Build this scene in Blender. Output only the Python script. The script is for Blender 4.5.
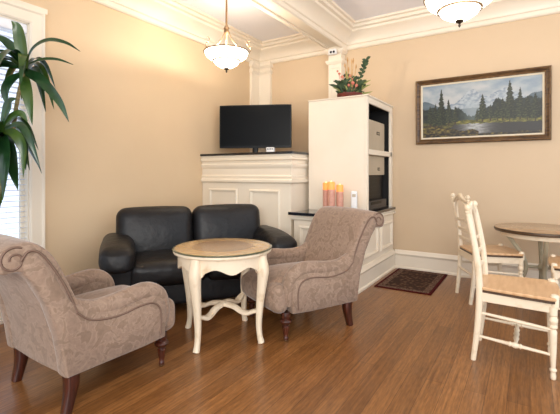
import bpy, bmesh, math, random
from math import sin, cos, pi, radians, sqrt, atan2, exp
from mathutils import Vector, Matrix, noise

for o in list(bpy.data.objects):
    bpy.data.objects.remove(o)
scene = bpy.context.scene
C = scene.collection

# ------------------------------------------------------------------ camera
YAW = math.atan(250 / 395)
cam_d = bpy.data.cameras.new('camera')
cam = bpy.data.objects.new('camera', cam_d)
C.objects.link(cam)
cam.location = (0, 0, 1.15)
cam.rotation_euler = (pi / 2, 0, YAW)
cam_d.sensor_width = 36
cam_d.lens = 395 / 560 * 36
cam_d.shift_y = -34 / 560
cam_d.clip_start = 0.05
scene.camera = cam

# ------------------------------------------------------------------ world, light, exposure
world = bpy.data.worlds.new('World')
scene.world = world
world.use_nodes = True
bg = world.node_tree.nodes['Background']
bg.inputs[0].default_value = (0.78, 0.88, 1.0, 1)
bg.inputs[1].default_value = 1.35


def area(name, loc, rot, sx, sy, power, col):
    d = bpy.data.lights.new(name, 'AREA')
    d.shape = 'RECTANGLE'
    d.size, d.size_y = sx, sy
    d.energy = power
    d.color = col
    o = bpy.data.objects.new(name, d)
    C.objects.link(o)
    o.location = loc
    o.rotation_euler = rot
    return o


# added warm fill light at the open side behind the viewer, no window there
area('rear_fill_light', (0.9, -1.9, 1.9), (radians(78), 0, radians(14)), 3.0, 1.9, 115, (1.0, 0.95, 0.88))

scene.view_settings.view_transform = 'Standard'
scene.view_settings.look = 'None'
scene.view_settings.exposure = 0.38
scene.view_settings.gamma = 1.0
scene.view_settings.use_curve_mapping = False


# ------------------------------------------------------------------ materials
def lin(r, g=None, b=None):
    if g is None:
        r, g, b = r
    f = lambda c: ((c / 255 + 0.055) / 1.055) ** 2.4 if c > 10 else c / 255 / 12.92
    return (f(r), f(g), f(b), 1)


def mat(name, col, rough=0.5, metal=0.0, bump=None, var=None, coat=0.0, spec=0.5, sheen=0.0, emit=None, trans=0.0, coords='Object'):
    """bump=(scale, strength, distance); var=(scale, other colour, amount lo, hi)"""
    m = bpy.data.materials.new(name)
    m.use_nodes = True
    nt = m.node_tree
    b = nt.nodes['Principled BSDF']
    b.inputs['Base Color'].default_value = lin(col)
    b.inputs['Roughness'].default_value = rough
    b.inputs['Metallic'].default_value = metal
    b.inputs['Specular IOR Level'].default_value = spec
    b.inputs['Coat Weight'].default_value = coat
    b.inputs['Coat Roughness'].default_value = 0.15
    b.inputs['Transmission Weight'].default_value = trans
    if sheen:
        b.inputs['Sheen Weight'].default_value = sheen
        b.inputs['Sheen Roughness'].default_value = 0.4
    if emit:
        b.inputs['Emission Color'].default_value = lin(emit[0])
        b.inputs['Emission Strength'].default_value = emit[1]
    tc = nt.nodes.new('ShaderNodeTexCoord')
    if var:
        n = nt.nodes.new('ShaderNodeTexNoise')
        sc = var[0]
        if isinstance(sc, tuple):
            mp = nt.nodes.new('ShaderNodeMapping')
            mp.inputs['Scale'].default_value = sc
            nt.links.new(tc.outputs[coords], mp.inputs['Vector'])
            nt.links.new(mp.outputs['Vector'], n.inputs['Vector'])
            n.inputs['Scale'].default_value = 1
        else:
            nt.links.new(tc.outputs[coords], n.inputs['Vector'])
            n.inputs['Scale'].default_value = sc
        n.inputs['Detail'].default_value = 5
        rp = nt.nodes.new('ShaderNodeValToRGB')
        rp.color_ramp.elements[0].position = var[2]
        rp.color_ramp.elements[1].position = var[3]
        rp.color_ramp.elements[0].color = lin(col)
        rp.color_ramp.elements[1].color = lin(var[1])
        nt.links.new(n.outputs['Fac'], rp.inputs['Fac'])
        nt.links.new(rp.outputs['Color'], b.inputs['Base Color'])
    if bump:
        n = nt.nodes.new('ShaderNodeTexNoise')
        n.inputs['Scale'].default_value = bump[0]
        n.inputs['Detail'].default_value = 4
        nt.links.new(tc.outputs[coords], n.inputs['Vector'])
        bp = nt.nodes.new('ShaderNodeBump')
        bp.inputs['Strength'].default_value = bump[1]
        bp.inputs['Distance'].default_value = bump[2]
        nt.links.new(n.outputs['Fac'], bp.inputs['Height'])
        nt.links.new(bp.outputs['Normal'], b.inputs['Normal'])
    return m


M = {}
M['wall'] = mat('cream_wall_paint', (217, 191, 156), 0.75, bump=(60, 0.08, 0.002), var=(1.3, (213, 187, 152), 0.35, 0.65))
M['wall_back'] = mat('beige_wall_paint', (212, 187, 155), 0.75, bump=(60, 0.08, 0.002), var=(1.3, (208, 183, 151), 0.35, 0.65))
M['trim'] = mat('ivory_trim_paint', (236, 224, 205), 0.45, bump=(30, 0.04, 0.001), var=(2, (233, 220, 200), 0.4, 0.6))
M['ceiling'] = mat('white_ceiling_paint', (240, 238, 241), 0.8, bump=(80, 0.05, 0.001))
M['cabinet'] = mat('cream_cabinet_paint', (238, 226, 206), 0.42, bump=(25, 0.03, 0.001), var=(2, (235, 222, 201), 0.4, 0.6))
M['black_top'] = mat('black_polished_stone', (16, 18, 26), 0.12, var=(40, (30, 32, 42), 0.5, 0.75), coat=0.3)
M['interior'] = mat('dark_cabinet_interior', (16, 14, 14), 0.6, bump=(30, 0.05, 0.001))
M['leather'] = mat('black_leather', (22, 21, 22), 0.42, bump=(16, 0.5, 0.012), var=(6, (29, 27, 28), 0.4, 0.7), spec=0.35)
M['darkwood'] = mat('dark_mahogany', (52, 22, 14), 0.28, var=((60, 60, 6), (84, 38, 22), 0.4, 0.7), coat=0.4)
M['ivorywood'] = mat('distressed_ivory_wood', (232, 214, 186), 0.45, var=(14, (205, 178, 140), 0.55, 0.8), bump=(40, 0.1, 0.001))
M['seatwood'] = mat('light_oak_seat', (216, 176, 132), 0.35, var=((6, 40, 6), (198, 154, 110), 0.35, 0.7), coat=0.25)
M['agedtop'] = mat('worn_brown_tabletop', (176, 144, 108), 0.22, var=((6, 40, 6), (150, 118, 86), 0.35, 0.7), coat=0.5)
M['edgewood'] = mat('dark_edge_band', (84, 62, 40), 0.35, var=(20, (64, 46, 30), 0.4, 0.7))
M['tabletop'] = mat('honey_veneer', (214, 176, 118), 0.16, var=((9, 50, 9), (190, 146, 88), 0.35, 0.7), coat=0.7)
M['medallion'] = mat('dark_veneer_medallion', (170, 128, 84), 0.16, var=((60, 9, 9), (142, 104, 66), 0.35, 0.7), coat=0.7)
M['glassedge'] = mat('green_glass_edge', (88, 92, 66), 0.2, var=(20, (70, 74, 50), 0.4, 0.6), coat=0.4)
M['greylegs'] = mat('grey_green_paint', (176, 166, 140), 0.5, var=(12, (150, 140, 114), 0.5, 0.75))
M['blackplastic'] = mat('black_plastic', (10, 10, 11), 0.4, spec=0.25, bump=(200, 0.04, 0.0005))
M['screen'] = mat('dark_screen', (9, 9, 9), 0.3, spec=0.10, bump=(3, 0.0, 0.0))
M['whiteplastic'] = mat('white_plastic', (232, 230, 228), 0.4, bump=(200, 0.03, 0.0005))
M['beigebox'] = mat('beige_metal_case', (190, 174, 150), 0.5, bump=(150, 0.05, 0.0005), var=(4, (184, 168, 144), 0.4, 0.6))
M['greycase'] = mat('charcoal_metal_case', (40, 40, 43), 0.4, bump=(150, 0.05, 0.0005))
M['goldframe'] = mat('antique_bronze_wood', (104, 76, 46), 0.38, var=((8, 8, 40), (62, 42, 26), 0.4, 0.65), bump=(60, 0.3, 0.002), coat=0.2)
M['goldtrim'] = mat('dark_gold_edge', (120, 90, 52), 0.35, metal=0.4, var=(30, (86, 60, 36), 0.4, 0.65))
M['linen'] = mat('ivory_linen_liner', (222, 208, 182), 0.8, bump=(300, 0.2, 0.0006))
M['bronze'] = mat('brushed_bronze', (150, 122, 92), 0.35, metal=0.8, var=(20, (120, 96, 72), 0.4, 0.7))
M['darkmetal'] = mat('dark_bronze', (70, 60, 50), 0.35, metal=0.8, bump=(50, 0.05, 0.0005))
M['bowl'] = mat('glowing_alabaster_glass', (255, 244, 226), 0.3, emit=((255, 240, 218), 7.0), bump=(8, 0.05, 0.001))
M['candle'] = mat('pink_candle_wax', (214, 158, 136), 0.5, var=(30, (204, 146, 126), 0.4, 0.65), bump=(40, 0.15, 0.001))
M['candletop'] = mat('glowing_candle_wax', (240, 150, 80), 0.5, emit=((255, 140, 60), 0.55), var=(30, (244, 160, 90), 0.4, 0.65))
M['flame'] = mat('candle_flame', (255, 220, 120), 0.5, emit=((255, 214, 120), 6.0))
M['leaf'] = mat('dark_green_leaf', (22, 54, 26), 0.28, var=((14, 14, 14), (36, 74, 32), 0.4, 0.7), coat=0.3)
M['leaf_olive'] = mat('olive_green_leaf', (62, 88, 28), 0.30, var=((14, 14, 14), (40, 68, 26), 0.4, 0.7), coat=0.3)
M['trunk'] = mat('ringed_cane_bark', (138, 124, 84), 0.8, var=((4, 4, 60), (104, 92, 60), 0.45, 0.6), bump=(60, 0.4, 0.003))
M['pot'] = mat('terracotta_glaze', (112, 66, 44), 0.4, var=(6, (92, 52, 36), 0.4, 0.7))
M['soil'] = mat('potting_soil', (48, 36, 26), 0.95, bump=(60, 0.8, 0.01))
M['dish'] = mat('red_brown_lacquer', (112, 42, 30), 0.3, var=(10, (90, 34, 24), 0.4, 0.7))
M['reed'] = mat('dried_reed', (206, 160, 104), 0.8, var=(30, (176, 128, 76), 0.4, 0.7))
M['petal'] = mat('coral_pink_petal', (186, 92, 78), 0.6, var=(30, (214, 150, 120), 0.4, 0.7))
M['silkleaf'] = mat('silk_leaf_green', (52, 72, 34), 0.6, var=(24, (34, 52, 26), 0.4, 0.7))
M['paleleaf'] = mat('silk_leaf_pale', (150, 150, 80), 0.6, var=(24, (120, 126, 66), 0.4, 0.7))
M['blind'] = mat('white_blind_slat', (236, 238, 244), 0.55, bump=(40, 0.05, 0.001))
M['glass'] = mat('window_glass', (240, 246, 255), 0.02, trans=1.0, bump=(2, 0.0, 0.0))
M['glass'].node_tree.nodes['Principled BSDF'].inputs['IOR'].default_value = 1.02


def fabric_mat():
    m = mat('mauve_damask_velvet', (158, 130, 116), 0.85, sheen=0.35, spec=0.2)
    nt = m.node_tree
    b = nt.nodes['Principled BSDF']
    tc = [n for n in nt.nodes if n.type == 'TEX_COORD'][0]
    w = nt.nodes.new('ShaderNodeTexNoise')
    w.inputs['Scale'].default_value = 9
    w.inputs['Detail'].default_value = 3
    w.inputs['Distortion'].default_value = 2.2
    nt.links.new(tc.outputs['Object'], w.inputs['Vector'])
    rp = nt.nodes.new('ShaderNodeValToRGB')
    e = rp.color_ramp.elements
    e[0].position, e[1].position = 0.44, 0.50
    e[0].color, e[1].color = lin(140, 117, 99), lin(159, 135, 116)
    x = e.new(0.56)
    x.color = lin(150, 126, 108)
    nt.links.new(w.outputs['Fac'], rp.inputs['Fac'])
    n2 = nt.nodes.new('ShaderNodeTexNoise')
    n2.inputs['Scale'].default_value = 60
    nt.links.new(tc.outputs['Object'], n2.inputs['Vector'])
    mx = nt.nodes.new('ShaderNodeMixRGB')
    mx.blend_type = 'MULTIPLY'
    mx.inputs['Fac'].default_value = 0.35
    r2 = nt.nodes.new('ShaderNodeValToRGB')
    r2.color_ramp.elements[0].position = 0.3
    r2.color_ramp.elements[1].position = 0.6
    r2.color_ramp.elements[0].color = (0.6, 0.6, 0.6, 1)
    nt.links.new(n2.outputs['Fac'], r2.inputs['Fac'])
    nt.links.new(rp.outputs['Color'], mx.inputs['Color1'])
    nt.links.new(r2.outputs['Color'], mx.inputs['Color2'])
    nt.links.new(mx.outputs['Color'], b.inputs['Base Color'])
    bp = nt.nodes.new('ShaderNodeBump')
    bp.inputs['Strength'].default_value = 0.25
    bp.inputs['Distance'].default_value = 0.003
    nt.links.new(w.outputs['Fac'], bp.inputs['Height'])
    nt.links.new(bp.outputs['Normal'], b.inputs['Normal'])
    return m


M['fabric'] = fabric_mat()
M['welt'] = mat('brown_welt_cord', (116, 92, 78), 0.85, bump=(200, 0.3, 0.001))


def floor_mat():
    m = mat('hardwood_floor', (150, 92, 50), 0.30, coat=0.15)
    nt = m.node_tree
    b = nt.nodes['Principled BSDF']
    tc = [n for n in nt.nodes if n.type == 'TEX_COORD'][0]
    mp = nt.nodes.new('ShaderNodeMapping')
    mp.inputs['Rotation'].default_value = (0, 0, pi / 2)
    nt.links.new(tc.outputs['Object'], mp.inputs['Vector'])
    br = nt.nodes.new('ShaderNodeTexBrick')
    br.offset = 0.37
    br.inputs['Scale'].default_value = 1
    br.inputs['Brick Width'].default_value = 2.3
    br.inputs['Row Height'].default_value = 0.098
    br.inputs['Mortar Size'].default_value = 0.0012
    br.inputs['Mortar Smooth'].default_value = 0.3
    br.inputs['Bias'].default_value = 0.0
    br.inputs['Color1'].default_value = (0, 0, 0, 1)
    br.inputs['Color2'].default_value = (1, 1, 1, 1)
    br.inputs['Mortar'].default_value = (0.5, 0.5, 0.5, 1)
    nt.links.new(mp.outputs['Vector'], br.inputs['Vector'])
    rp = nt.nodes.new('ShaderNodeValToRGB')
    e = rp.color_ramp.elements
    e[0].color, e[1].color = lin(134, 88, 46), lin(164, 112, 63)
    nt.links.new(br.outputs['Color'], rp.inputs['Fac'])
    # grain, stretched along the boards
    mg = nt.nodes.new('ShaderNodeMapping')
    mg.inputs['Scale'].default_value = (70, 2.4, 1)
    nt.links.new(tc.outputs['Object'], mg.inputs['Vector'])
    ng = nt.nodes.new('ShaderNodeTexNoise')
    ng.inputs['Scale'].default_value = 1
    ng.inputs['Detail'].default_value = 6
    ng.inputs['Roughness'].default_value = 0.65
    nt.links.new(mg.outputs['Vector'], ng.inputs['Vector'])
    rg = nt.nodes.new('ShaderNodeValToRGB')
    rg.color_ramp.elements[0].position = 0.32
    rg.color_ramp.elements[1].position = 0.62
    rg.color_ramp.elements[0].color = (0.42, 0.36, 0.32, 1)
    nt.links.new(ng.outputs['Fac'], rg.inputs['Fac'])
    mx = nt.nodes.new('ShaderNodeMixRGB')
    mx.blend_type = 'MULTIPLY'
    mx.inputs['Fac'].default_value = 0.8
    nt.links.new(rp.outputs['Color'], mx.inputs['Color1'])
    nt.links.new(rg.outputs['Color'], mx.inputs['Color2'])
    # mottling
    nm = nt.nodes.new('ShaderNodeTexNoise')
    nm.inputs['Scale'].default_value = 1
    nm.inputs['Detail'].default_value = 3
    ms = nt.nodes.new('ShaderNodeMapping')
    ms.inputs['Scale'].default_value = (110, 16, 1)
    nt.links.new(tc.outputs['Object'], ms.inputs['Vector'])
    nt.links.new(ms.outputs['Vector'], nm.inputs['Vector'])
    rm = nt.nodes.new('ShaderNodeValToRGB')
    rm.color_ramp.elements[0].position = 0.35
    rm.color_ramp.elements[1].position = 0.6
    rm.color_ramp.elements[0].color = (0.72, 0.68, 0.66, 1)
    nt.links.new(nm.outputs['Fac'], rm.inputs['Fac'])
    m2 = nt.nodes.new('ShaderNodeMixRGB')
    m2.blend_type = 'MULTIPLY'
    m2.inputs['Fac'].default_value = 0.85
    nt.links.new(mx.outputs['Color'], m2.inputs['Color1'])
    nt.links.new(rm.outputs['Color'], m2.inputs['Color2'])
    # seams
    m3 = nt.nodes.new('ShaderNodeMixRGB')
    m3.inputs['Color2'].default_value = lin(70, 40, 20)
    nt.links.new(br.outputs['Fac'], m3.inputs['Fac'])
    nt.links.new(m2.outputs['Color'], m3.inputs['Color1'])
    nt.links.new(m3.outputs['Color'], b.inputs['Base Color'])
    bp = nt.nodes.new('ShaderNodeBump')
    bp.inputs['Strength'].default_value = 0.12
    bp.inputs['Distance'].default_value = 0.002
    nt.links.new(ng.outputs['Fac'], bp.inputs['Height'])
    nt.links.new(bp.outputs['Normal'], b.inputs['Normal'])
    return m


M['floor'] = floor_mat()


def rug_mat(hx, hy):
    """oriental mat: dark centre with lozenge figures, banded border (mat-local coordinates)"""
    m = mat('oriental_mat_pile', (78, 52, 42), 0.95, spec=0.1)
    nt = m.node_tree
    b = nt.nodes['Principled BSDF']
    tc = [n for n in nt.nodes if n.type == 'TEX_COORD'][0]
    v = nt.nodes.new('ShaderNodeTexVoronoi')
    v.distance = 'MANHATTAN'
    v.inputs['Scale'].default_value = 22
    v.inputs['Randomness'].default_value = 0.9
    nt.links.new(tc.outputs['Object'], v.inputs['Vector'])
    rp = nt.nodes.new('ShaderNodeValToRGB')
    e = rp.color_ramp.elements
    e[0].position, e[1].position = 0.2, 0.8
    e[0].color, e[1].color = lin(104, 84, 66), lin(60, 44, 36)
    x = e.new(0.5)
    x.color = lin(84, 58, 46)
    nt.links.new(v.outputs['Distance'], rp.inputs['Fac'])
    nt.links.new(rp.outputs['Color'], b.inputs['Base Color'])
    return m


# ------------------------------------------------------------------ mesh helpers
def finish(name, bm, m, parent=None, smooth=35, bevel=0, recalc=True):
    if recalc:
        bmesh.ops.recalc_face_normals(bm, faces=bm.faces)
    me = bpy.data.meshes.new(name)
    bm.to_mesh(me)
    bm.free()
    ms = m if isinstance(m, (list, tuple)) else [m]
    for x in ms:
        me.materials.append(x)
    if smooth:
        me.polygons.foreach_set('use_smooth', [True] * len(me.polygons))
        me.set_sharp_from_angle(angle=radians(smooth))
    o = bpy.data.objects.new(name, me)
    C.objects.link(o)
    if parent:
        o.parent = parent
    if bevel:
        md = o.modifiers.new('bevel', 'BEVEL')
        md.width = bevel
        md.segments = 2
        md.limit_method = 'ANGLE'
        md.angle_limit = radians(40)
    return o


def box(bm, x0, x1, y0, y1, z0, z1, mi=0):
    vs = [bm.verts.new((x, y, z)) for z in (z0, z1) for x, y in ((x0, y0), (x1, y0), (x1, y1), (x0, y1))]
    for f in ((3, 2, 1, 0), (4, 5, 6, 7), (0, 1, 5, 4), (1, 2, 6, 5), (2, 3, 7, 6), (3, 0, 4, 7)):
        bm.faces.new([vs[i] for i in f]).material_index = mi
    return vs


def rbox(bm, c, s, r, n=10, bulge=(0, 0, 0), M4=None, mi=0):
    """rounded cushion box: centre, full size, edge radius, bulge on each axis"""
    h = [x / 2 for x in s]
    rr = [min(r, x * 0.98) for x in h]
    def spacing(k):
        t = -1 + 2 * k / n
        return t
    vmap = {}
    def vert(p):
        key = tuple(round(x, 4) for x in p)
        if key in vmap:
            return vmap[key]
        a = []
        for i in range(3):
            t = p[i]
            # cluster samples near the edges
            t = math.copysign(abs(t) ** 0.6, t)
            a.append(t * h[i])
        q = [max(-(h[i] - rr[i]), min(h[i] - rr[i], a[i])) for i in range(3)]
        d = Vector([(a[i] - q[i]) / rr[i] for i in range(3)])
        if d.length > 1e-6:
            mlen = max(abs(x) for x in d)
            d = d.normalized() * mlen if d.length > mlen else d
        v = [q[i] + d[i] * rr[i] for i in range(3)]
        w = [1 - min(1, abs(v[i] / h[i])) ** 2 for i in range(3)]
        v[0] += bulge[0] * w[1] * w[2] * (v[0] / h[0])
        v[1] += bulge[1] * w[0] * w[2] * (v[1] / h[1])
        v[2] += bulge[2] * w[0] * w[1] * (v[2] / h[2])
        P = Vector((v[0] + c[0], v[1] + c[1], v[2] + c[2]))
        if M4:
            P = M4 @ P
        vmap[key] = bm.verts.new(P)
        return vmap[key]
    for ax in range(3):
        for sg in (-1, 1):
            for i in range(n):
                for j in range(n):
                    qs = []
                    for (a_, b_) in ((i, j), (i + 1, j), (i + 1, j + 1), (i, j + 1)):
                        p = [0, 0, 0]
                        p[ax] = sg
                        p[(ax + 1) % 3] = spacing(a_)
                        p[(ax + 2) % 3] = spacing(b_)
                        qs.append(vert(p))
                    if sg < 0:
                        qs.reverse()
                    bm.faces.new(qs).material_index = mi


def lathe(bm, prof, c=(0, 0, 0), n=24, mi=0, M4=None):
    rings = []
    for r, z in prof:
        ring = []
        for k in range(n):
            a = 2 * pi * k / n
            P = Vector((c[0] + r * cos(a), c[1] + r * sin(a), c[2] + z))
            ring.append(bm.verts.new(M4 @ P if M4 else P))
        rings.append(ring)
    for a, b in zip(rings, rings[1:]):
        for k in range(n):
            bm.faces.new((a[k], a[(k + 1) % n], b[(k + 1) % n], b[k])).material_index = mi
    for ring, rv in ((rings[0], True), (rings[-1], False)):
        f = bm.faces.new(ring[::-1] if rv else ring)
        f.material_index = mi


def catmull(pts, per=8):
    P = [Vector(p) for p in pts]
    out = []
    for i in range(len(P) - 1):
        p0 = P[i - 1] if i else P[i] * 2 - P[i + 1]
        p1, p2 = P[i], P[i + 1]
        p3 = P[i + 2] if i + 2 < len(P) else p2 * 2 - p1
        for k in range(per):
            t = k / per
            out.append(0.5 * ((2 * p1) + (p2 - p0) * t + (2 * p0 - 5 * p1 + 4 * p2 - p3) * t * t + (3 * p1 - p0 - 3 * p2 + p3) * t ** 3))
    out.append(P[-1])
    return out


def tube(bm, pts, rad, n=10, per=6, mi=0, sq=(1, 1), power=None, smooth=True, up=None):
    """round (or flattened by sq, or squarish by power) tube along a smooth path; rad = number or list per control point"""
    if smooth and len(pts) > 2:
        path = catmull(pts, per)
    else:
        path = [Vector(p) for p in pts]
    if isinstance(rad, (int, float)):
        rs = [rad] * len(path)
    else:
        rr = [Vector((r, 0, 0)) for r in rad]
        rs = [v.x for v in (catmull(rr, per) if smooth and len(pts) > 2 else rr)]
    nrm = None
    rings = []
    for i, p in enumerate(path):
        t = (path[min(i + 1, len(path) - 1)] - path[max(i - 1, 0)]).normalized()
        if nrm is None:
            ref = Vector(up) if up else (Vector((0, 0, 1)) if abs(t.z) < 0.9 else Vector((1, 0, 0)))
            nrm = (ref - t * ref.dot(t)).normalized()
        else:
            nrm = (nrm - t * nrm.dot(t)).normalized()
        bn = t.cross(nrm)
        ring = []
        for k in range(n):
            a = 2 * pi * (k + 0.5) / n
            ca, sa = cos(a), sin(a)
            if power:
                ca = math.copysign(abs(ca) ** power, ca)
                sa = math.copysign(abs(sa) ** power, sa)
            ring.append(bm.verts.new(p + (nrm * ca * sq[0] + bn * sa * sq[1]) * rs[i]))
        rings.append(ring)
    for a, b in zip(rings, rings[1:]):
        for k in range(n):
            bm.faces.new((a[k], a[(k + 1) % n], b[(k + 1) % n], b[k])).material_index = mi
    bm.faces.new(rings[0][::-1]).material_index = mi
    bm.faces.new(rings[-1]).material_index = mi


def prism(bm, poly, x0, x1, M4=None, mi=0, shrink=0.0):
    """polygon in (y,z), extruded along x; M4 maps to place"""
    A = [Vector((x0, y, z)) for y, z in poly]
    B = [Vector((x1, y, z)) for y, z in poly]
    va = [bm.verts.new(M4 @ p if M4 else p) for p in A]
    vb = [bm.verts.new(M4 @ p if M4 else p) for p in B]
    n = len(poly)
    for k in range(n):
        bm.faces.new((va[k], va[(k + 1) % n], vb[(k + 1) % n], vb[k])).material_index = mi
    bm.faces.new(va[::-1]).material_index = mi
    bm.faces.new(vb).material_index = mi


def padded(bm, poly, xs, inset):
    """upholstered slab: (y,z) outline swept over x stations with the outline shrunk at the ends (rounded edges)"""
    n = len(poly)
    cy = sum(p[0] for p in poly) / n
    cz = sum(p[1] for p in poly) / n
    nr = []
    for k in range(n):
        a, b = Vector(poly[k - 1]), Vector(poly[(k + 1) % n])
        t = (b - a).normalized()
        nr.append(Vector((t.y, -t.x)))
    area2 = sum(poly[k][0] * poly[(k + 1) % n][1] - poly[(k + 1) % n][0] * poly[k][1] for k in range(n))
    sg = -1 if area2 > 0 else 1
    rings = []
    for x, ins in zip(xs, inset):
        rings.append([bm.verts.new((x, p[0] + sg * nr[k].x * ins, p[1] + sg * nr[k].y * ins)) for k, p in enumerate(poly)])
    for a, b in zip(rings, rings[1:]):
        for k in range(n):
            bm.faces.new((a[k], a[(k + 1) % n], b[(k + 1) % n], b[k]))
    caps = [bm.faces.new(rings[0][::-1]), bm.faces.new(rings[-1])]
    bmesh.ops.triangulate(bm, faces=caps)


def sweep(bm, path, prof, closed=False, M4=None, side=1, mi=0):
    """profile [(outward d, height z)] swept along a plan path with mitred corners; side=1: outward is to the right of travel"""
    P = [Vector((p[0], p[1])) for p in path]
    n = len(P)
    rings = []
    for i in range(n):
        if closed or 0 < i < n - 1:
            d0 = (P[i] - P[i - 1]).normalized()
            d1 = (P[(i + 1) % n] - P[i]).normalized()
        elif i == 0:
            d0 = d1 = (P[1] - P[0]).normalized()
        else:
            d0 = d1 = (P[-1] - P[-2]).normalized()
        n0 = Vector((d0.y, -d0.x)) * side
        n1 = Vector((d1.y, -d1.x)) * side
        m = (n0 + n1)
        m = m / max(0.2, m.dot(n0))
        ring = []
        for d, z in prof:
            q = Vector((P[i].x + m.x * d, P[i].y + m.y * d, z))
            ring.append(bm.verts.new(M4 @ q if M4 else q))
        rings.append(ring)
    pairs = list(zip(rings, rings[1:]))
    if closed:
        pairs.append((rings[-1], rings[0]))
    k = len(prof)
    for a, b in pairs:
        for j in range(k):
            bm.faces.new((a[j], a[(j + 1) % k], b[(j + 1) % k], b[j])).material_index = mi
    if not closed:
        bm.faces.new(rings[0][::-1]).material_index = mi
        bm.faces.new(rings[-1]).material_index = mi


def frame_on(bm, M4, u0, u1, w0, w1, prof):
    """closed rectangular moulding in a local plane (u, w), profile (inward d, out)"""
    sweep(bm, [(u0, w0), (u1, w0), (u1, w1), (u0, w1)], prof, closed=True, M4=M4, side=-1)


def plane_M(origin, u, w):
    u, w = Vector(u), Vector(w)
    n = u.cross(w)
    m = Matrix.Identity(4)
    for i in range(3):
        m[i][0], m[i][1], m[i][2], m[i][3] = u[i], w[i], n[i], origin[i]
    return m


def tag(o, label=None, cat=None, group=None, kind=None):
    if label:
        o['label'] = label
    if cat:
        o['category'] = cat
    if group:
        o['group'] = group
    if kind:
        o['kind'] = kind
    return o


def thing(name, label, cat, loc=(0, 0, 0), rz=0, group=None):
    o = bpy.data.objects.new(name, None)
    C.objects.link(o)
    o.location = loc
    o.rotation_euler = (0, 0, rz)
    o.empty_display_size = 0.1
    return tag(o, label, cat, group)


def dup(root, loc, rz, label):
    r = root.copy()
    C.objects.link(r)
    r.location = loc
    r.rotation_euler = (0, 0, rz)
    r['label'] = label
    for ch in list(root.children):
        c = ch.copy()
        C.objects.link(c)
        c.parent = r
        for g in ch.children:
            d = g.copy()
            C.objects.link(d)
            d.parent = c
    return r


def struct(name, bm, m, parent=None, smooth=0, bevel=0):
    o = finish(name, bm, m, parent, smooth, bevel)
    if not parent:
        o['kind'] = 'structure'
    return o


NB = bmesh.new

# ------------------------------------------------------------------ the room
XA, YB, ZC = -3.43, 4.82, 3.02          # left wall, back wall, ceiling
XR, YF = 2.3, -2.2
BX0, BX1, BZ = -2.23, -2.04, 2.775      # beam

bm = NB(); box(bm, XA - 0.2, XR, YF, YB + 0.2, -0.1, 0); struct('floor', bm, M['floor'])
bm = NB(); box(bm, XA - 0.2, XR, YF, YB + 0.2, ZC, ZC + 0.1); struct('ceiling', bm, M['ceiling'])
bm = NB(); box(bm, XA - 0.2, XR, YB, YB + 0.2, 0, ZC); struct('wall_back', bm, M['wall_back'])
WY0, WY1, WZ0, WZ1 = 0.35, 1.615, 0.38, 2.36   # window opening
bm = NB()
box(bm, XA - 0.09, XA, YF, WY0, 0, ZC)
box(bm, XA - 0.09, XA, WY1, YB, 0, ZC)
box(bm, XA - 0.09, XA, WY0, WY1, 0, WZ0)
box(bm, XA - 0.09, XA, WY0, WY1, WZ1, ZC)
struct('wall_left', bm, M['wall'])
bm = NB(); box(bm, BX0, BX1, YF, YB, BZ, ZC); struct('trim_6', bm, M['trim'])
bm = NB()
for a, b in ((BX0 - 0.012, BX0 + 0.035), (BX1 - 0.035, BX1 + 0.012)):
    box(bm, a, b, YF, YB, BZ - 0.018, BZ + 0.03)
struct('trim_7', bm, M['trim'], bevel=0.006)

# crown mouldings (profile: distance from wall, height)
crown = [(0, -0.275), (0.018, -0.275), (0.03, -0.262), (0.03, -0.225), (0.045, -0.215), (0.05, -0.19), (0.075, -0.15),
         (0.115, -0.115), (0.15, -0.095), (0.155, -0.07), (0.185, -0.06), (0.19, -0.03), (0.215, -0.022), (0.22, 0), (0, 0)]
cz = [(d, ZC + z) for d, z in crown]
bm = NB(); sweep(bm, [(XA, YF), (XA, YB), (BX0, YB)], cz); sweep(bm, [(BX0, YB), (BX0, YF)], [(d * 0.5, ZC + z * 0.88) for d, z in crown])
struct('trim_1', bm, M['trim'], smooth=30)
bm = NB(); sweep(bm, [(BX1, YF), (BX1, YB), (XR, YB)], [(d * 1.05, z) for d, z in cz], side=1)
struct('trim_2', bm, M['trim'], smooth=30)

# baseboards
base = [(0, 0), (0.03, 0), (0.03, 0.02), (0.018, 0.03), (0.018, 0.155), (0.026, 0.165), (0.03, 0.18), (0.02, 0.192), (0.014, 0.212), (0.008, 0.222), (0, 0.222)]
bm = NB(); sweep(bm, [(XA, YF), (XA, 3.6)], base); struct('baseboard_left', bm, M['trim'], smooth=30)
bm = NB(); sweep(bm, [(-1.39, YB), (XR, YB)], base); struct('baseboard_back', bm, M['trim'], smooth=30)

# corner pilaster with capital, and the pilaster under the beam
bm = NB()
cp = 0.04
sweep(bm, [(XA, 4.60), (XA, YB), (-3.19, YB)], [(0, 1.3), (cp, 1.3), (cp, 2.78), (0, 2.78)])
sweep(bm, [(XA, 4.59), (XA, YB), (-3.18, YB)], [(0, 2.60), (cp + 0.008, 2.60), (cp + 0.025, 2.625), (cp + 0.025, 2.64), (cp + 0.006, 2.655), (0, 2.655)])
sweep(bm, [(XA, 4.58), (XA, YB), (-3.17, YB)], [(0, 2.69), (cp + 0.012, 2.69), (cp + 0.035, 2.72), (cp + 0.035, 2.76), (0, 2.76)])
struct('trim_3', bm, M['trim'], smooth=30)
bm = NB()
box(bm, BX0 + 0.005, BX1 - 0.005, 4.70, YB, 0, BZ)
Mp = plane_M((0, 4.70, 0), (1, 0, 0), (0, 0, 1))
frame_on(bm, Mp, BX0 + 0.03, BX1 - 0.03, 0.9, 2.52, [(0, -0.002), (0, 0.008), (0.012, 0.008), (0.018, -0.002)])
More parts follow.
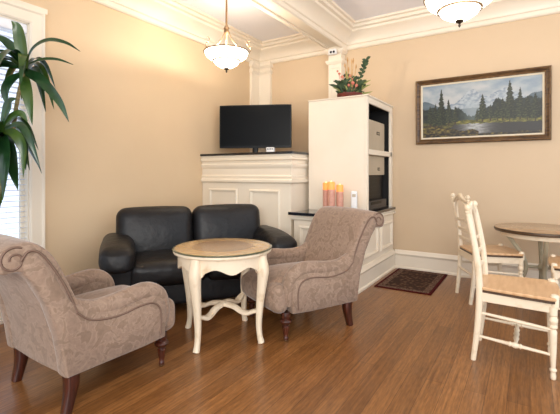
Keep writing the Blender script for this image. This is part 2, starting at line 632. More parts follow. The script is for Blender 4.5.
sweep(bm, [(BX0 + 0.005, YB), (BX0 + 0.005, 4.70), (BX1 - 0.005, 4.70), (BX1 - 0.005, YB)],
      [(0, 2.56), (0.012, 2.56), (0.03, 2.59), (0.03, 2.61), (0, 2.62)])
sweep(bm, [(BX0 + 0.005, YB), (BX0 + 0.005, 4.70), (BX1 - 0.005, 4.70), (BX1 - 0.005, YB)],
      [(0, 2.69), (0.014, 2.69), (0.035, 2.72), (0.035, 2.775), (0, 2.775)])
struct('trim_4', bm, M['trim'], smooth=30)

# window with casing, sash, glass and blind
win = thing('window_1', None, None, (XA, 0, 0))
win['kind'] = 'structure'
bm = NB()
cas = [(0, 0), (0, 0.02), (0.012, 0.03), (0.085, 0.03), (0.098, 0.042), (0.108, 0.042), (0.108, 0)]
Mw = plane_M((0, 0, 0), (0, 1, 0), (0, 0, 1))
sweep(bm, [(WY0, WZ0), (WY0, WZ1), (WY1, WZ1), (WY1, WZ0)], cas, M4=Mw, side=-1)
box(bm, 0, 0.035, WY0 - 0.13, WY1 + 0.13, WZ1 + 0.107, WZ1 + 0.15)
for a, b in ((WY0 - 0.001, WY0 + 0.008), (WY1 - 0.008, WY1 + 0.001)):
    box(bm, -0.089, 0.0, a, b, WZ0, WZ1)
box(bm, -0.089, 0.0, WY0, WY1, WZ1 - 0.008, WZ1 + 0.001)
finish('window_casing', bm, M['trim'], win, 30)
bm = NB()
box(bm, -0.09, 0.05, WY0 - 0.12, WY1 + 0.12, WZ0 - 0.035, WZ0)
finish('window_sill', bm, M['trim'], win, 0, 0.006)
bm = NB()
t = 0.035
for (a, b, c_, d) in ((WY0, WY0 + t, WZ0, WZ1), (WY1 - t, WY1, WZ0, WZ1), (WY0, WY1, WZ0, WZ0 + 0.06), (WY0, WY1, WZ1 - 0.05, WZ1), (WY0, WY1, 1.46, 1.51)):
    box(bm, -0.085, -0.06, a, b, c_, d)
for k in (1, 2):
    y = WY0 + (WY1 - WY0) * k / 3
    box(bm, -0.082, -0.064, y - 0.009, y + 0.009, WZ0, WZ1)
finish('sash', bm, M['trim'], win, 0)
bm = NB(); box(bm, -0.075, -0.071, WY0 + t, WY1 - t, WZ0 + 0.06, WZ1 - 0.05)
finish('pane', bm, M['glass'], win, 0)
bm = NB()
z = WZ0 + 0.03
while z < WZ1 - 0.10:
    vs = box(bm, -0.048, -0.010, WY0 + 0.012, WY1 - 0.012, z - 0.0012, z + 0.0012)
    for v in vs:
        v.co.z += (v.co.x + 0.029) * 0.2
    z += 0.043
for y in (WY0 + 0.15, (WY0 + WY1) / 2, WY1 - 0.15):
    box(bm, -0.030, -0.028, y - 0.001, y + 0.001, WZ0 + 0.02, WZ1 - 0.08)
finish('blind_slats', bm, M['blind'], win, 0)
bm = NB(); rbox(bm, (-0.027, (WY0 + WY1) / 2, WZ1 - 0.045), (0.05, WY1 - WY0 - 0.012, 0.085), 0.02, 6)
finish('blind_headrail', bm, M['blind'], win, 30)

# ------------------------------------------------------------------ panelled mantel block in the corner
MX0, MX1, MY0 = XA + 0.004, -2.150, 3.62
t_ = thing('panelled_mantel', 'tall cream panelled mantel block with black top filling the corner behind the sofa', 'mantel', (0, 0, 0))
bm = NB(); box(bm, MX0, MX1, MY0, YB - 0.06, 0, 1.355); finish('body', bm, M['cabinet'], t_, 0)
bm = NB()
pm = [(0, 1.035), (0.012, 1.035), (0.03, 1.05), (0.03, 1.072), (0.016, 1.085), (0.016, 1.10), (0.02, 1.112), (0.006, 1.13), (0.006, 1.20),
      (0.014, 1.212), (0.026, 1.235), (0.026, 1.25), (0.01, 1.262), (0.012, 1.285), (0.034, 1.30), (0.034, 1.318), (0.02, 1.33), (0.024, 1.355), (0, 1.355)]
sweep(bm, [(MX0, MY0), (MX1, MY0), (MX1, YB - 0.06)], pm)
finish('cornice', bm, M['cabinet'], t_, 30)
bm = NB(); box(bm, MX0, MX1 + 0.045, MY0 - 0.045, YB - 0.06, 1.356, 1.381)
finish('mantel_top', bm, M['black_top'], t_, 0, 0.004)
pf = [(0, -0.002), (0, 0.012), (0.012, 0.022), (0.024, 0.018), (0.03, 0.006), (0.036, 0.006), (0.04, -0.002)]
Mf = plane_M((0, MY0, 0), (1, 0, 0), (0, 0, 1))
for a, b in ((-3.31, -2.875), (-2.70, -2.29)):
    bm = NB(); frame_on(bm, Mf, a, b, 0.28, 0.965, pf)
    finish('panel_moulding', bm, M['cabinet'], t_, 30)
bm = NB(); sweep(bm, [(MX0, MY0), (MX1, MY0)], base); finish('plinth', bm, M['cabinet'], t_, 30)

# ------------------------------------------------------------------ low base cabinet and countertop
LX0, LX1, LY0 = -2.102, -1.405, 3.60
t_ = thing('base_cabinet', 'low cream panelled base cabinet with tall skirting, behind the right armchair', 'cabinet', (0, 0, 0))
bm = NB(); box(bm, LX0, LX1, LY0, YB - 0.034, 0, 0.71); finish('body', bm, M['cabinet'], t_, 0)
bm = NB(); sweep(bm, [(LX0, LY0), (LX1, LY0), (LX1, YB - 0.034)], [(d, z * 1.02) for d, z in base]); finish('plinth', bm, M['cabinet'], t_, 30)
bm = NB(); sweep(bm, [(LX0 - 0.03, LY0), (LX1, LY0), (LX1, YB - 0.002)], [(0, 0.655), (0.01, 0.655), (0.024, 0.67), (0.024, 0.685), (0.012, 0.692), (0.014, 0.71), (0, 0.71)])
finish('cornice', bm, M['cabinet'], t_, 30)
Mr = plane_M((LX1, 0, 0), (0, 1, 0), (0, 0, 1))
for a, b in ((3.70, 4.20), (4.30, 4.72)):
    bm = NB(); frame_on(bm, Mr, a, b, 0.285, 0.585, pf); finish('panel_moulding', bm, M['cabinet'], t_, 30)
Mf2 = plane_M((0, LY0, 0), (1, 0, 0), (0, 0, 1))
bm = NB(); frame_on(bm, Mf2, -2.04, -1.50, 0.285, 0.60, pf); finish('panel_moulding', bm, M['cabinet'], t_, 30)

bm = NB()
vs = [(-2.146, 3.545), (LX1 + 0.032, 3.545), (LX1 + 0.032, YB - 0.036), (LX0 + 0.002, YB - 0.036), (LX0 + 0.002, 3.568), (-2.146, 3.568)]
lo = [bm.verts.new((x, y, 0.711)) for x, y in vs]
hi = [bm.verts.new((x, y, 0.742)) for x, y in vs]
for k in range(6):
    bm.faces.new((lo[k], lo[(k + 1) % 6], hi[(k + 1) % 6], hi[k]))
bm.faces.new(lo[::-1]); bm.faces.new(hi)
tag(finish('countertop', bm, M['black_top'], None, 0, 0.004), 'glossy black countertop on the low base cabinet, under the candles', 'countertop')

# ------------------------------------------------------------------ tall white cabinet open to the right
UX0, UX1, UY0, UY1, UZ0, UZ1 = -2.098, -1.415, 3.917, 4.80, 0.743, 1.945
t_ = thing('tall_cabinet', 'tall white cabinet standing on the black counter, its open shelves facing right', 'cabinet', (0, 0, 0))
bm = NB()
w = 0.022
box(bm, UX0, UX1 - w, UY0, UY0 + w, UZ0, UZ1)
box(bm, UX0, UX1 - w, UY1 - w, UY1, UZ0, UZ1)
box(bm, UX0, UX0 + w, UY0 + w, UY1 - w, UZ0, UZ1)
box(bm, UX0 + w, UX1 - w, UY0 + w, UY1 - w, UZ1 - w, UZ1)
finish('carcass', bm, M['cabinet'], t_, 0)
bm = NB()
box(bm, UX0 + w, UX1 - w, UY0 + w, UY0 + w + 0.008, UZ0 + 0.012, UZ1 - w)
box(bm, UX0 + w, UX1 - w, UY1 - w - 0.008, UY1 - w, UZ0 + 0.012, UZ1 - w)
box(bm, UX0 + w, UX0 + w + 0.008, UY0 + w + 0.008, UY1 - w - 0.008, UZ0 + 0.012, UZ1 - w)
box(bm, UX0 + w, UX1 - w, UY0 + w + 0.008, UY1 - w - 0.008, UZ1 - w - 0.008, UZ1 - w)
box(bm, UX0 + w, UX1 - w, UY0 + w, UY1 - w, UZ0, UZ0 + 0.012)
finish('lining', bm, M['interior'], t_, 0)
bm = NB()
box(bm, UX1 - w, UX1, UY0, UY0 + 0.045, UZ0, UZ1)
box(bm, UX1 - w, UX1, UY1 - 0.085, UY1, UZ0, UZ1)
box(bm, UX1 - w, UX1, UY0 + 0.045, UY1 - 0.085, UZ1 - 0.065, UZ1)
finish('face_frame', bm, M['cabinet'], t_, 0, 0.003)
bm = NB(); box(bm, UX0 + w + 0.008, UX1, UY0 + w + 0.009, UY1 - w - 0.009, 1.345, 1.40)
finish('shelf', bm, M['cabinet'], t_, 0, 0.003)
bm = NB()
sweep(bm, [(UX0, UY0), (UX1, UY0), (UX1, UY1)], [(0, UZ1), (0.006, UZ1), (0.012, UZ1 + 0.006), (0.012, UZ1 + 0.016), (0, UZ1 + 0.016)])
box(bm, UX0, UX1, UY0, UY1, UZ1 + 0.0005, UZ1 + 0.015)
finish('top', bm, M['cabinet'], t_, 30)

# equipment in the cabinet
def case(name, label, cat, x1, y0, y1, z0, z1, depth, m, logo=None, group=None):
    t = thing(name, label, cat, (x1 - depth / 2, (y0 + y1) / 2, z0), 0, group)
    W, H = y1 - y0, z1 - z0
    bm = NB(); rbox(bm, (0, 0, H / 2), (depth, W, H), 0.008, 6); finish('case', bm, m, t, 30)
    if logo:
        lw, lh, ly, lz = logo
        bm = NB()
        box(bm, depth / 2 - 0.001, depth / 2 + 0.003, ly - lw / 2, ly + lw / 2, lz - lh / 2, lz + lh / 2)
        for k in range(3):
            box(bm, depth / 2 + 0.003, depth / 2 + 0.004, ly - lw / 2 + lw * (0.15 + 0.27 * k), ly - lw / 2 + lw * (0.32 + 0.27 * k), lz - lh * 0.25, lz + lh * 0.25, 1)
        finish('badge', bm, [M['blackplastic'], M['beigebox']], t, 0)
    return t

case('equipment_case', 'beige metal equipment case with dark badge standing on the upper cabinet shelf', 'case', -1.47, 3.99, 4.66, 1.401, 1.735, 0.42, M['beigebox'], (0.10, 0.036, 0.10, 0.20), 'beige equipment cases')
case('equipment_case', 'beige metal case right under the cabinet shelf, on the black tower', 'case', -1.47, 3.99, 4.66, 1.125, 1.342, 0.42, M['beigebox'], (0.07, 0.034, 0.12, 0.07), 'beige equipment cases')
tt = case('amplifier', 'black amplifier tower in the lower part of the open cabinet', 'amplifier', -1.49, 4.0, 4.64, 0.757, 1.124, 0.36, M['blackplastic'])
bm = NB()
for k in range(5):
    box(bm, 0.179, 0.183, -0.29, 0.29, 0.14 + k * 0.047, 0.146 + k * 0.047)
finish('vent_ribs', bm, M['blackplastic'], tt, 0)
tt = case('receiver', 'charcoal grey receiver box at the bottom front of the open cabinet', 'receiver', -1.40, 3.98, 4.56, 0.757, 0.855, 0.07, M['greycase'])
bm = NB()
box(bm, 0.034, 0.037, -0.24, 0.10, 0.055, 0.085)
box(bm, 0.034, 0.0365, -0.26, 0.26, 0.028, 0.031)
finish('display', bm, M['screen'], tt, 0)
tt.location.x = -1.45

# ------------------------------------------------------------------ sofa
sofa = thing('sofa', 'black leather two-seat sofa set diagonally before the cream mantel', 'sofa', (-2.80, 2.845, 0), radians(-130.5 + 4.5))
HW = 0.815
bm = NB()
rbox(bm, (0, 0.27, 0.17), (2 * HW - 0.10, 0.66, 0.22), 0.03, 8)
finish('base', bm, M['leather'], sofa, 40)
for s in (-1, 1):
    bm = NB()
    rbox(bm, (s * 0.305, 0.36, 0.335), (0.605, 0.64, 0.19), 0.06, 14, (0.0, 0.01, 0.03))
    for v in bm.verts:                        # waterfall front
        if v.co.y > 0.5 and v.co.z < 0.33:
            v.co.y -= (0.33 - v.co.z) * 0.10
    finish('seat_cushion', bm, M['leather'], sofa, 60)
    bm = NB()
    lean = Matrix.Translation((0, 0.0, 0.44)) @ Matrix.Rotation(radians(12), 4, 'X') @ Matrix.Translation((0, 0, -0.44))
    rbox(bm, (s * 0.346 + 0.026, 0.065, 0.562), (0.690, 0.20, 0.50), 0.085, 16, (0.0, 0.035, 0.015), M4=lean)
    finish('back_cushion', bm, M['leather'], sofa, 60)
    # arm: upright panel with a thick padded cap rolling over the front
    bm = NB()
    rbox(bm, (s * (HW - 0.118), 0.30, 0.29), (0.23, 0.72, 0.46), 0.035, 10)
    finish('arm', bm, M['leather'], sofa, 60)
    bm = NB()
    rbox(bm, (s * (HW - 0.117), 0.285, 0.51), (0.262, 0.79, 0.15), 0.07, 14, (0.008, 0.02, 0.022))
    for v in bm.verts:
        f = max(0, (v.co.y - 0.30) / 0.40)
        v.co.z -= 0.035 * f * f
        if v.co.z < 0.50:
            v.co.z -= 0.06 * f * f * f
        g = max(0, (0.0 - v.co.y) / 0.2)
        v.co.z += 0.02 * g
    finish('arm_pad', bm, M['leather'], sofa, 60)
    for y in (0.02, 0.52):
        bm = NB(); lathe(bm, [(0.018, 0), (0.024, 0.03), (0.026, 0.07)], (s * (HW - 0.14), y, 0), 14)
        finish('foot', bm, M['blackplastic'], sofa, 40)
bm = NB()
rbox(bm, (0, -0.03, 0.40), (2 * HW - 0.30, 0.10, 0.56), 0.04, 8)
finish('back_frame', bm, M['leather'], sofa, 60)

# ------------------------------------------------------------------ armchairs
def make_armchair(label):
    t = thing('armchair', label, 'armchair', (0, 0, 0), 0, 'mauve armchairs')
    W = 0.32
    # backrest outline (y, z): leaning slab with a roll over the top
    outl = catmull([(-0.315, 0.20, 0), (-0.345, 0.38, 0), (-0.40, 0.56, 0), (-0.475, 0.69, 0), (-0.52, 0.722, 0), (-0.582, 0.722, 0), (-0.610, 0.765, 0), (-0.594, 0.815, 0),
                    (-0.535, 0.848, 0), (-0.465, 0.848, 0), (-0.405, 0.812, 0), (-0.35, 0.74, 0), (-0.285, 0.60, 0), (-0.215, 0.44, 0), (-0.17, 0.30, 0), (-0.16, 0.20, 0)], 5)
    poly = [(p.x, p.y) for p in outl]
    xs = [-W, -W + 0.006, -W + 0.02, -W + 0.045, -0.18, -0.06, 0.06, 0.18, W - 0.045, W - 0.02, W - 0.006, W]
    ins = [0.014, 0.008, 0.003, 0.0, -0.004, -0.008, -0.008, -0.004, 0.0, 0.003, 0.008, 0.014]
    bm = NB(); padded(bm, poly, xs, ins)
    back = finish('backrest', bm, M['fabric'], t, 55)
    for s in (-1, 1):
        bm = NB()                               # gathered scroll ends with welt
        pts = []
        for k in range(30):
            a = k / 29 * 1.35 * 2 * pi
            r = 0.058 * (1 - 0.36 * k / 29 * 2)
            pts.append((s * (W - 0.001), -0.540 + max(0.012, r) * cos(a + 1.0), 0.782 + max(0.012, r) * sin(a + 1.0)))
        tube(bm, pts, 0.0055, 6, per=2)
        tube(bm, [(s * (W + 0.003), y, z) for y, z in ((-0.515, 0.775), (-0.485, 0.812), (-0.44, 0.80), (-0.39, 0.735), (-0.335, 0.64), (-0.295, 0.55), (-0.27, 0.485))], 0.0055, 6, per=4)
        finish('welt', bm, M['welt'], back, 60)
        # arm side panel
        side = [(-0.318, 0.192), (-0.335, 0.30), (-0.352, 0.39), (-0.402, 0.55), (-0.462, 0.665), (-0.50, 0.715), (-0.515, 0.765), (-0.49, 0.80), (-0.45, 0.795), (-0.405, 0.745), (-0.35, 0.65),
                (-0.30, 0.555), (-0.20, 0.475), (-0.10, 0.450), (0.0, 0.45), (0.09, 0.46), (0.16, 0.465),
                (0.215, 0.445), (0.25, 0.40), (0.262, 0.34), (0.255, 0.27), (0.248, 0.195), (0.10, 0.188), (-0.12, 0.190)]
        a0, a1 = W - 0.095, W + 0.006
        sx = [a0, a0 + 0.01, a0 + 0.03, a1 - 0.022, a1 - 0.007, a1]
        bm = NB(); padded(bm, side, [s * x for x in sx], [0.012, 0.004, 0, 0, 0.003, 0.010])
        arm = finish('arm', bm, M['fabric'], t, 50)
        # padded arm roll sweeping down from the back and over the front
        bm = NB()
        xr = W - 0.047
        tube(bm, [(s * (xr - 0.01), -0.375, 0.60), (s * xr, -0.325, 0.555), (s * xr, -0.265, 0.50), (s * xr, -0.17, 0.463), (s * xr, -0.05, 0.462), (s * xr, 0.06, 0.474), (s * xr, 0.15, 0.476),
                  (s * xr, 0.222, 0.442), (s * xr, 0.254, 0.39), (s * (xr + 0.002), 0.264, 0.32), (s * xr, 0.254, 0.245)],
             [0.020, 0.036, 0.046, 0.051, 0.052, 0.053, 0.054, 0.052, 0.048, 0.042, 0.030], 16, 5)
        finish('arm_roll', bm, M['fabric'], arm, 60)
        bm = NB()
        tube(bm, [(s * (W + 0.006), -0.275, 0.488), (s * (W + 0.007), -0.20, 0.432), (s * (W + 0.007), -0.06, 0.410), (s * (W + 0.007), 0.07, 0.424), (s * (W + 0.007), 0.15, 0.42),
                  (s * (W + 0.007), 0.20, 0.385), (s * (W + 0.007), 0.216, 0.32), (s * (W + 0.005), 0.212, 0.22)], 0.0055, 6, 5)
        finish('welt', bm, M['welt'], arm, 60)
        # turned front leg
        bm = NB()
        lathe(bm, [(0.012, 0), (0.014, 0.004), (0.017, 0.02), (0.016, 0.028), (0.014, 0.032), (0.019, 0.055), (0.024, 0.09), (0.026, 0.10), (0.020, 0.106), (0.026, 0.115),
                   (0.040, 0.128), (0.042, 0.138), (0.036, 0.148), (0.024, 0.155), (0.030, 0.165), (0.032, 0.18), (0.030, 0.20)], (s * 0.26, 0.272, 0), 20)
        leg = finish('front_leg', bm, M['darkwood'], t, 40)
        bm = NB(); lathe(bm, [(0.0115, 0), (0.013, 0.001), (0.0165, 0.009), (0.0165, 0.012)], (s * 0.26, 0.272, -0.0005), 16)
        finish('ferrule', bm, M['bronze'], leg, 40)
        # square tapered, raked back leg
        bm = NB()
        tube(bm, [(s * 0.262, -0.272, 0.215), (s * 0.262, -0.268, 0.14), (s * 0.263, -0.278, 0.07), (s * 0.265, -0.295, 0.0)], [0.034, 0.032, 0.026, 0.022], 8, 4, power=0.45, up=(1, 0, 0))
        finish('back_leg', bm, M['darkwood'], t, 50)
    bm = NB()                                   # tight seat with a bulging front
    rbox(bm, (0, 0.06, 0.295), (2 * (W - 0.085), 0.60, 0.22), 0.075, 14, (0, 0.035, 0.03))
    finish('seat', bm, M['fabric'], t, 60)
    bm = NB(); rbox(bm, (0, 0.312, 0.29), (2 * W - 0.05, 0.125, 0.20), 0.06, 12, (0.0, 0.015, 0.0))
    finish('seat_front', bm, M['fabric'], t, 60)
    return t

ac = make_armchair('mauve rolled-back armchair in the foreground at left, its side and back to the viewer')
ac.location = (-2.128, 1.352, 0)
ac.rotation_euler.z = radians(-2)
dup(ac, (-1.522, 2.669, 0), radians(153), 'mauve rolled-back armchair right of the small round table, seat turned toward the sofa')

# ------------------------------------------------------------------ small round table
tb = thing('round_table', 'ivory cabriole-legged round side table with honey veneer top, between armchairs and sofa', 'table', (-1.845, 2.157, 0), radians(52))
R0, H0 = 0.345, 0.63
bm = NB()
lathe(bm, [(R0 - 0.02, H0 - 0.034), (R0 - 0.004, H0 - 0.03), (R0, H0 - 0.022), (R0 - 0.003, H0 - 0.012), (R0 - 0.010, H0 - 0.0095)], n=64)
finish('tabletop', bm, M['ivorywood'], tb, 40)
bm = NB(); lathe(bm, [(R0 - 0.004, H0 - 0.0095), (R0 + 0.004, H0 - 0.007), (R0 + 0.004, H0 - 0.002), (R0 - 0.002, H0)], n=64)
finish('glass_edge', bm, M['glassedge'], tb, 40)
bm = NB(); lathe(bm, [(R0 - 0.010, H0 - 0.005), (R0 - 0.011, H0 + 0.0012)], n=64)
inl = finish('veneer', bm, M['tabletop'], tb, 40)
bm = NB(); lathe(bm, [(0.215, H0), (0.214, H0 + 0.002)], n=64)
finish('medallion', bm, M['medallion'], inl, 40)
bm = NB()                                       # scalloped apron
n = 96
ro, ri = 0.312, 0.292
def apz(a):
    q = ((a / (pi / 2) - 0.5) % 1.0)            # 0 and 1 at the legs
    e = abs(q - 0.5) * 2                        # 1 at leg, 0 mid
    return 0.515 + 0.018 * cos(e * 2.2 * pi) * -1 + (0.02 if e > 0.8 else 0) * -1
ring = []
for k in range(n):
    a = 2 * pi * k / n
    zb = apz(a)
    ring.append([bm.verts.new((r * cos(a), r * sin(a), z)) for r, z in ((ro, zb), (ro, H0 - 0.033), (ri, H0 - 0.033), (ri, zb))])
for k in range(n):
    A, B = ring[k], ring[(k + 1) % n]
    for j in range(4):
        bm.faces.new((A[j], B[j], B[(j + 1) % 4], A[(j + 1) % 4]))
finish('apron', bm, M['ivorywood'], tb, 40)
for k in range(4):
    a = pi / 4 + k * pi / 2
    u = Vector((cos(a), sin(a), 0))
    P = lambda d, z: tuple(u * d + Vector((0, 0, z)))
    bm = NB()
    tube(bm, [P(0.302, 0.598), P(0.312, 0.545), P(0.322, 0.49), P(0.316, 0.42), P(0.303, 0.31), P(0.293, 0.20), P(0.290, 0.11), P(0.297, 0.045), P(0.309, 0.0)],
         [0.034, 0.037, 0.038, 0.033, 0.027, 0.022, 0.019, 0.018, 0.021], 12, 5, power=0.7, up=tuple(u))
    finish('leg', bm, M['ivorywood'], tb, 50)
    bm = NB()
    tube(bm, [P(0.285, 0.215), P(0.25, 0.205), P(0.20, 0.185), P(0.15, 0.19), P(0.09, 0.215), P(0.0, 0.225)], [0.020, 0.023, 0.026, 0.024, 0.025, 0.028], 8, 5, sq=(0.62, 1.0), power=0.6)
    finish('stretcher', bm, M['ivorywood'], tb, 50)

# ------------------------------------------------------------------ dining chairs
def turned(z0, z1, r=0.018):
    """turned leg profile, heights as fractions between z0 and z1"""
    pr = [(0.60, 0), (0.75, 0.01), (0.80, 0.05), (0.62, 0.10), (0.95, 0.12), (0.95, 0.14), (0.60, 0.16), (0.68, 0.20), (0.88, 0.40), (1.0, 0.60), (1.04, 0.66), (0.68, 0.69),
          (1.15, 0.715), (1.15, 0.735), (0.72, 0.755), (1.2, 0.79), (1.25, 0.815), (1.1, 0.85), (0.72, 0.87), (1.1, 0.885), (1.1, 1.0)]
    return [(a * r, z0 + b * (z1 - z0)) for a, b in pr]


def rod(bm, p, q, prof, n=12):
    """lathe profile [(r, t 0..1)] laid between two points"""
    p, q = Vector(p), Vector(q)
    d = q - p
    Mx = Matrix.Translation(p) @ d.to_track_quat('Z', 'Y').to_matrix().to_4x4()
    lathe(bm, [(r, t * d.length) for r, t in prof], n=n, M4=Mx)


def make_dining_chair(label):
    t = thing('dining_chair', label, 'chair', (0, 0, 0), 0, 'ivory dining chairs')
    fw, bw = 0.195, 0.175                        # half widths of front and back legs
    # seat: wooden saddle on a dark edge band
    seat = catmull([(-0.185, -0.195, 0), (-0.205, -0.05, 0), (-0.222, 0.12, 0), (-0.205, 0.212, 0), (0, 0.232, 0), (0.205, 0.212, 0), (0.222, 0.12, 0), (0.205, -0.05, 0), (0.185, -0.195, 0)], 6)
    def slab(bm, z0, z1, k):
        lo = [bm.verts.new((p.x * k, p.y * k, z0)) for p in seat]
        hi = [bm.verts.new((p.x * k, p.y * k, z1)) for p in seat]
        m_ = len(seat)
        for i in range(m_):
            bm.faces.new((lo[i], lo[(i + 1) % m_], hi[(i + 1) % m_], hi[i]))
        bm.faces.new(lo[::-1]); bm.faces.new(hi)
    bm = NB(); slab(bm, 0.440, 0.458, 1.0)
    st = finish('seat', bm, M['seatwood'], t, 30, 0.005)
    bm = NB(); slab(bm, 0.426, 0.4395, 0.985)
    finish('edge_band', bm, M['edgewood'], st, 30)
    bm = NB()                                    # apron rails
    for s in (-1, 1):
        Mx = Matrix.Translation((s * (bw), -0.19, 0)) @ Matrix.Rotation(-s * atan2(fw - bw, 0.38), 4, 'Z')
        prism(bm, [(0.01, 0.37), (0.375, 0.37), (0.375, 0.425), (0.01, 0.425)], -0.011, 0.011, Mx)
    box(bm, -fw, fw, 0.179, 0.199, 0.37, 0.425)
    box(bm, -bw, bw, -0.2, -0.18, 0.37, 0.425)
    finish('apron', bm, M['ivorywood'], t, 0, 0.003)
    for s in (-1, 1):
        bm = NB(); lathe(bm, turned(0, 0.405, 0.0185), (s * fw, 0.19, 0), 18)
        lathe(bm, [(0.02, 0.404), (0.021, 0.43), (0.021, 0.462), (0.017, 0.472), (0.006, 0.476)], (s * fw, 0.198, 0), 18)
        finish('front_leg', bm, M['ivorywood'], t, 40)
        bm = NB()                                # back leg and post in one raked sweep
        tube(bm, [(s * (bw - 0.005), -0.215, 0.0), (s * bw, -0.190, 0.22), (s * bw, -0.180, 0.43), (s * (bw + 0.006), -0.192, 0.62), (s * (bw + 0.012), -0.222, 0.80), (s * (bw + 0.014), -0.245, 0.905)],
             [0.015, 0.0185, 0.020, 0.019, 0.017, 0.015], 12, 6, power=0.8, up=(1, 0, 0))
        post = finish('back_post', bm, M['ivorywood'], t, 50)
        bm = NB(); lathe(bm, [(0.014, -0.008), (0.019, 0.002), (0.012, 0.010), (0.019, 0.022), (0.020, 0.034), (0.013, 0.046), (0.005, 0.052)], (s * (bw + 0.014), -0.246, 0.905), 14)
        finish('finial', bm, M['ivorywood'], post, 40)
        bm = NB()                                # side stretchers
        sp = [(0.008, 0), (0.009, 0.25), (0.011, 0.44), (0.016, 0.46), (0.012, 0.48), (0.018, 0.53), (0.012, 0.58), (0.016, 0.60), (0.010, 0.62), (0.009, 0.8), (0.008, 1)]
        rod(bm, (s * bw, -0.197, 0.155), (s * fw, 0.19, 0.135), sp)
        finish('lower_stretcher', bm, M['ivorywood'], t, 40)
        bm = NB(); rod(bm, (s * bw, -0.192, 0.30), (s * fw, 0.19, 0.275), [(0.008, 0), (0.011, 0.5), (0.008, 1)])
        finish('upper_stretcher', bm, M['ivorywood'], t, 40)
    m_ = (fw + bw) / 2
    bm = NB(); rod(bm, (-m_, 0.01, 0.146), (m_, 0.01, 0.146), [(0.008, 0), (0.012, 0.2), (0.017, 0.3), (0.011, 0.33), (0.017, 0.5), (0.011, 0.67), (0.017, 0.7), (0.012, 0.8), (0.008, 1)])
    finish('cross_stretcher', bm, M['ivorywood'], t, 40)
    bm = NB(); rod(bm, (-bw, -0.192, 0.25), (bw, -0.192, 0.25), [(0.009, 0), (0.011, 0.5), (0.009, 1)])
    finish('rear_stretcher', bm, M['ivorywood'], t, 40)
    # arched bow under the crest
    def yb(z):
        return -0.18 - 0.065 * max(0, (z - 0.45) / 0.455) ** 1.4
    bm = NB()
    arch = [(-0.155, 0.63), (-0.152, 0.74), (-0.12, 0.85), (-0.06, 0.905), (0, 0.918), (0.06, 0.905), (0.12, 0.85), (0.152, 0.74), (0.155, 0.63)]
    tube(bm, [(x, yb(z), z) for x, z in arch], 0.012, 10, 6)
    finish('bow', bm, M['ivorywood'], t, 50)
    bm = NB()                                    # crest rail with carved centre
    tube(bm, [(x, yb(z), z) for x, z in ((-0.192, 0.875), (-0.13, 0.90), (-0.05, 0.93), (0, 0.937), (0.05, 0.93), (0.13, 0.90), (0.192, 0.875))], [0.013, 0.016, 0.019, 0.021, 0.019, 0.016, 0.013], 10, 5, sq=(1, 0.75))
    crest = finish('crest_rail', bm, M['ivorywood'], t, 50)
    bm = NB()
    for k in range(7):
        a = pi * (k + 0.5) / 7
        rbox(bm, (0.034 * cos(a), yb(0.945) + 0.008, 0.938 + 0.016 * sin(a)), (0.018, 0.022, 0.026), 0.008, 5)
    finish('carving', bm, M['ivorywood'], crest, 60)
    for z, h in ((0.545, 0.034), (0.635, 0.030), (0.72, 0.026)):
        bm = NB()
        xm = bw + 0.004
        tube(bm, [(-xm, yb(z), z), (-xm * 0.4, yb(z) - 0.012, z), (xm * 0.4, yb(z) - 0.012, z), (xm, yb(z), z)], h / 2, 10, 5, sq=(1, 0.45), power=0.7)
        finish('back_slat', bm, M['ivorywood'], t, 50)
    return t


def chair_loc(bx, by, phi):
    """chair whose back legs' midpoint stands at bx,by facing phi degrees"""
    a = radians(phi)
    return (bx + 0.205 * cos(a), by + 0.205 * sin(a), 0), a - pi / 2

dc = make_dining_chair('ivory dining chair with turned legs nearest the viewer, seen side-on at right')
l, r = chair_loc(-0.286, 2.868, 0)
dc.location = l; dc.rotation_euler.z = r
l, r = chair_loc(-0.508, 3.968, 27)
dup(dc, l, r, 'ivory dining chair with arched back, tucked to the round table, nearest the back wall')
l, r = chair_loc(0.56, 3.79, 179)
dup(dc, l, r, 'ivory dining chair cut off by the right edge, only its rounded seat front showing')

# ------------------------------------------------------------------ round dining table
dt = thing('dining_table', 'round wood-topped dining table with dark rim and scrolled legs, near the back wall', 'table', (0.098, 4.265, 0), radians(4))
RT, HT = 0.388, 0.655
bm = NB(); lathe(bm, [(RT - 0.012, HT - 0.006), (RT - 0.004, HT - 0.002), (RT - 0.008, HT)], n=64); finish('tabletop', bm, M['agedtop'], dt, 30)
bm = NB(); lathe(bm, [(RT - 0.02, HT - 0.03), (RT - 0.004, HT - 0.030), (RT, HT - 0.020), (RT - 0.002, HT - 0.006), (RT - 0.006, HT - 0.0055)], n=64); finish('rim', bm, M['edgewood'], dt, 30)
bm = NB(); lathe(bm, [(RT - 0.07, HT - 0.075), (RT - 0.06, HT - 0.073), (RT - 0.055, HT - 0.031), (RT - 0.06, HT - 0.030)], n=64); finish('apron', bm, M['ivorywood'], dt, 30)
for k in range(4):
    a = -pi / 2 + k * pi / 2
    u = Vector((cos(a), sin(a), 0))
    P = lambda d, z: tuple(u * d + Vector((0, 0, z)))
    bm = NB()
    tube(bm, [P(0.285, 0.59), P(0.24, 0.525), P(0.175, 0.43), P(0.135, 0.34), P(0.135, 0.25), P(0.185, 0.14), P(0.25, 0.06), P(0.295, 0.0)],
         [0.017, 0.018, 0.018, 0.017, 0.017, 0.017, 0.016, 0.015], 10, 6, power=0.6, up=(0, 0, 1), sq=(1, 1))
    finish('leg', bm, M['greylegs'], dt, 50)
bm = NB()
for a in (0, pi / 2):
    u = Vector((cos(a), sin(a), 0))
    rod(bm, tuple(u * -0.14 + Vector((0, 0, 0.30))), tuple(u * 0.14 + Vector((0, 0, 0.30))), [(0.014, 0), (0.014, 1)])
lathe(bm, [(0.03, 0.27), (0.04, 0.285), (0.04, 0.315), (0.03, 0.33)], n=20)
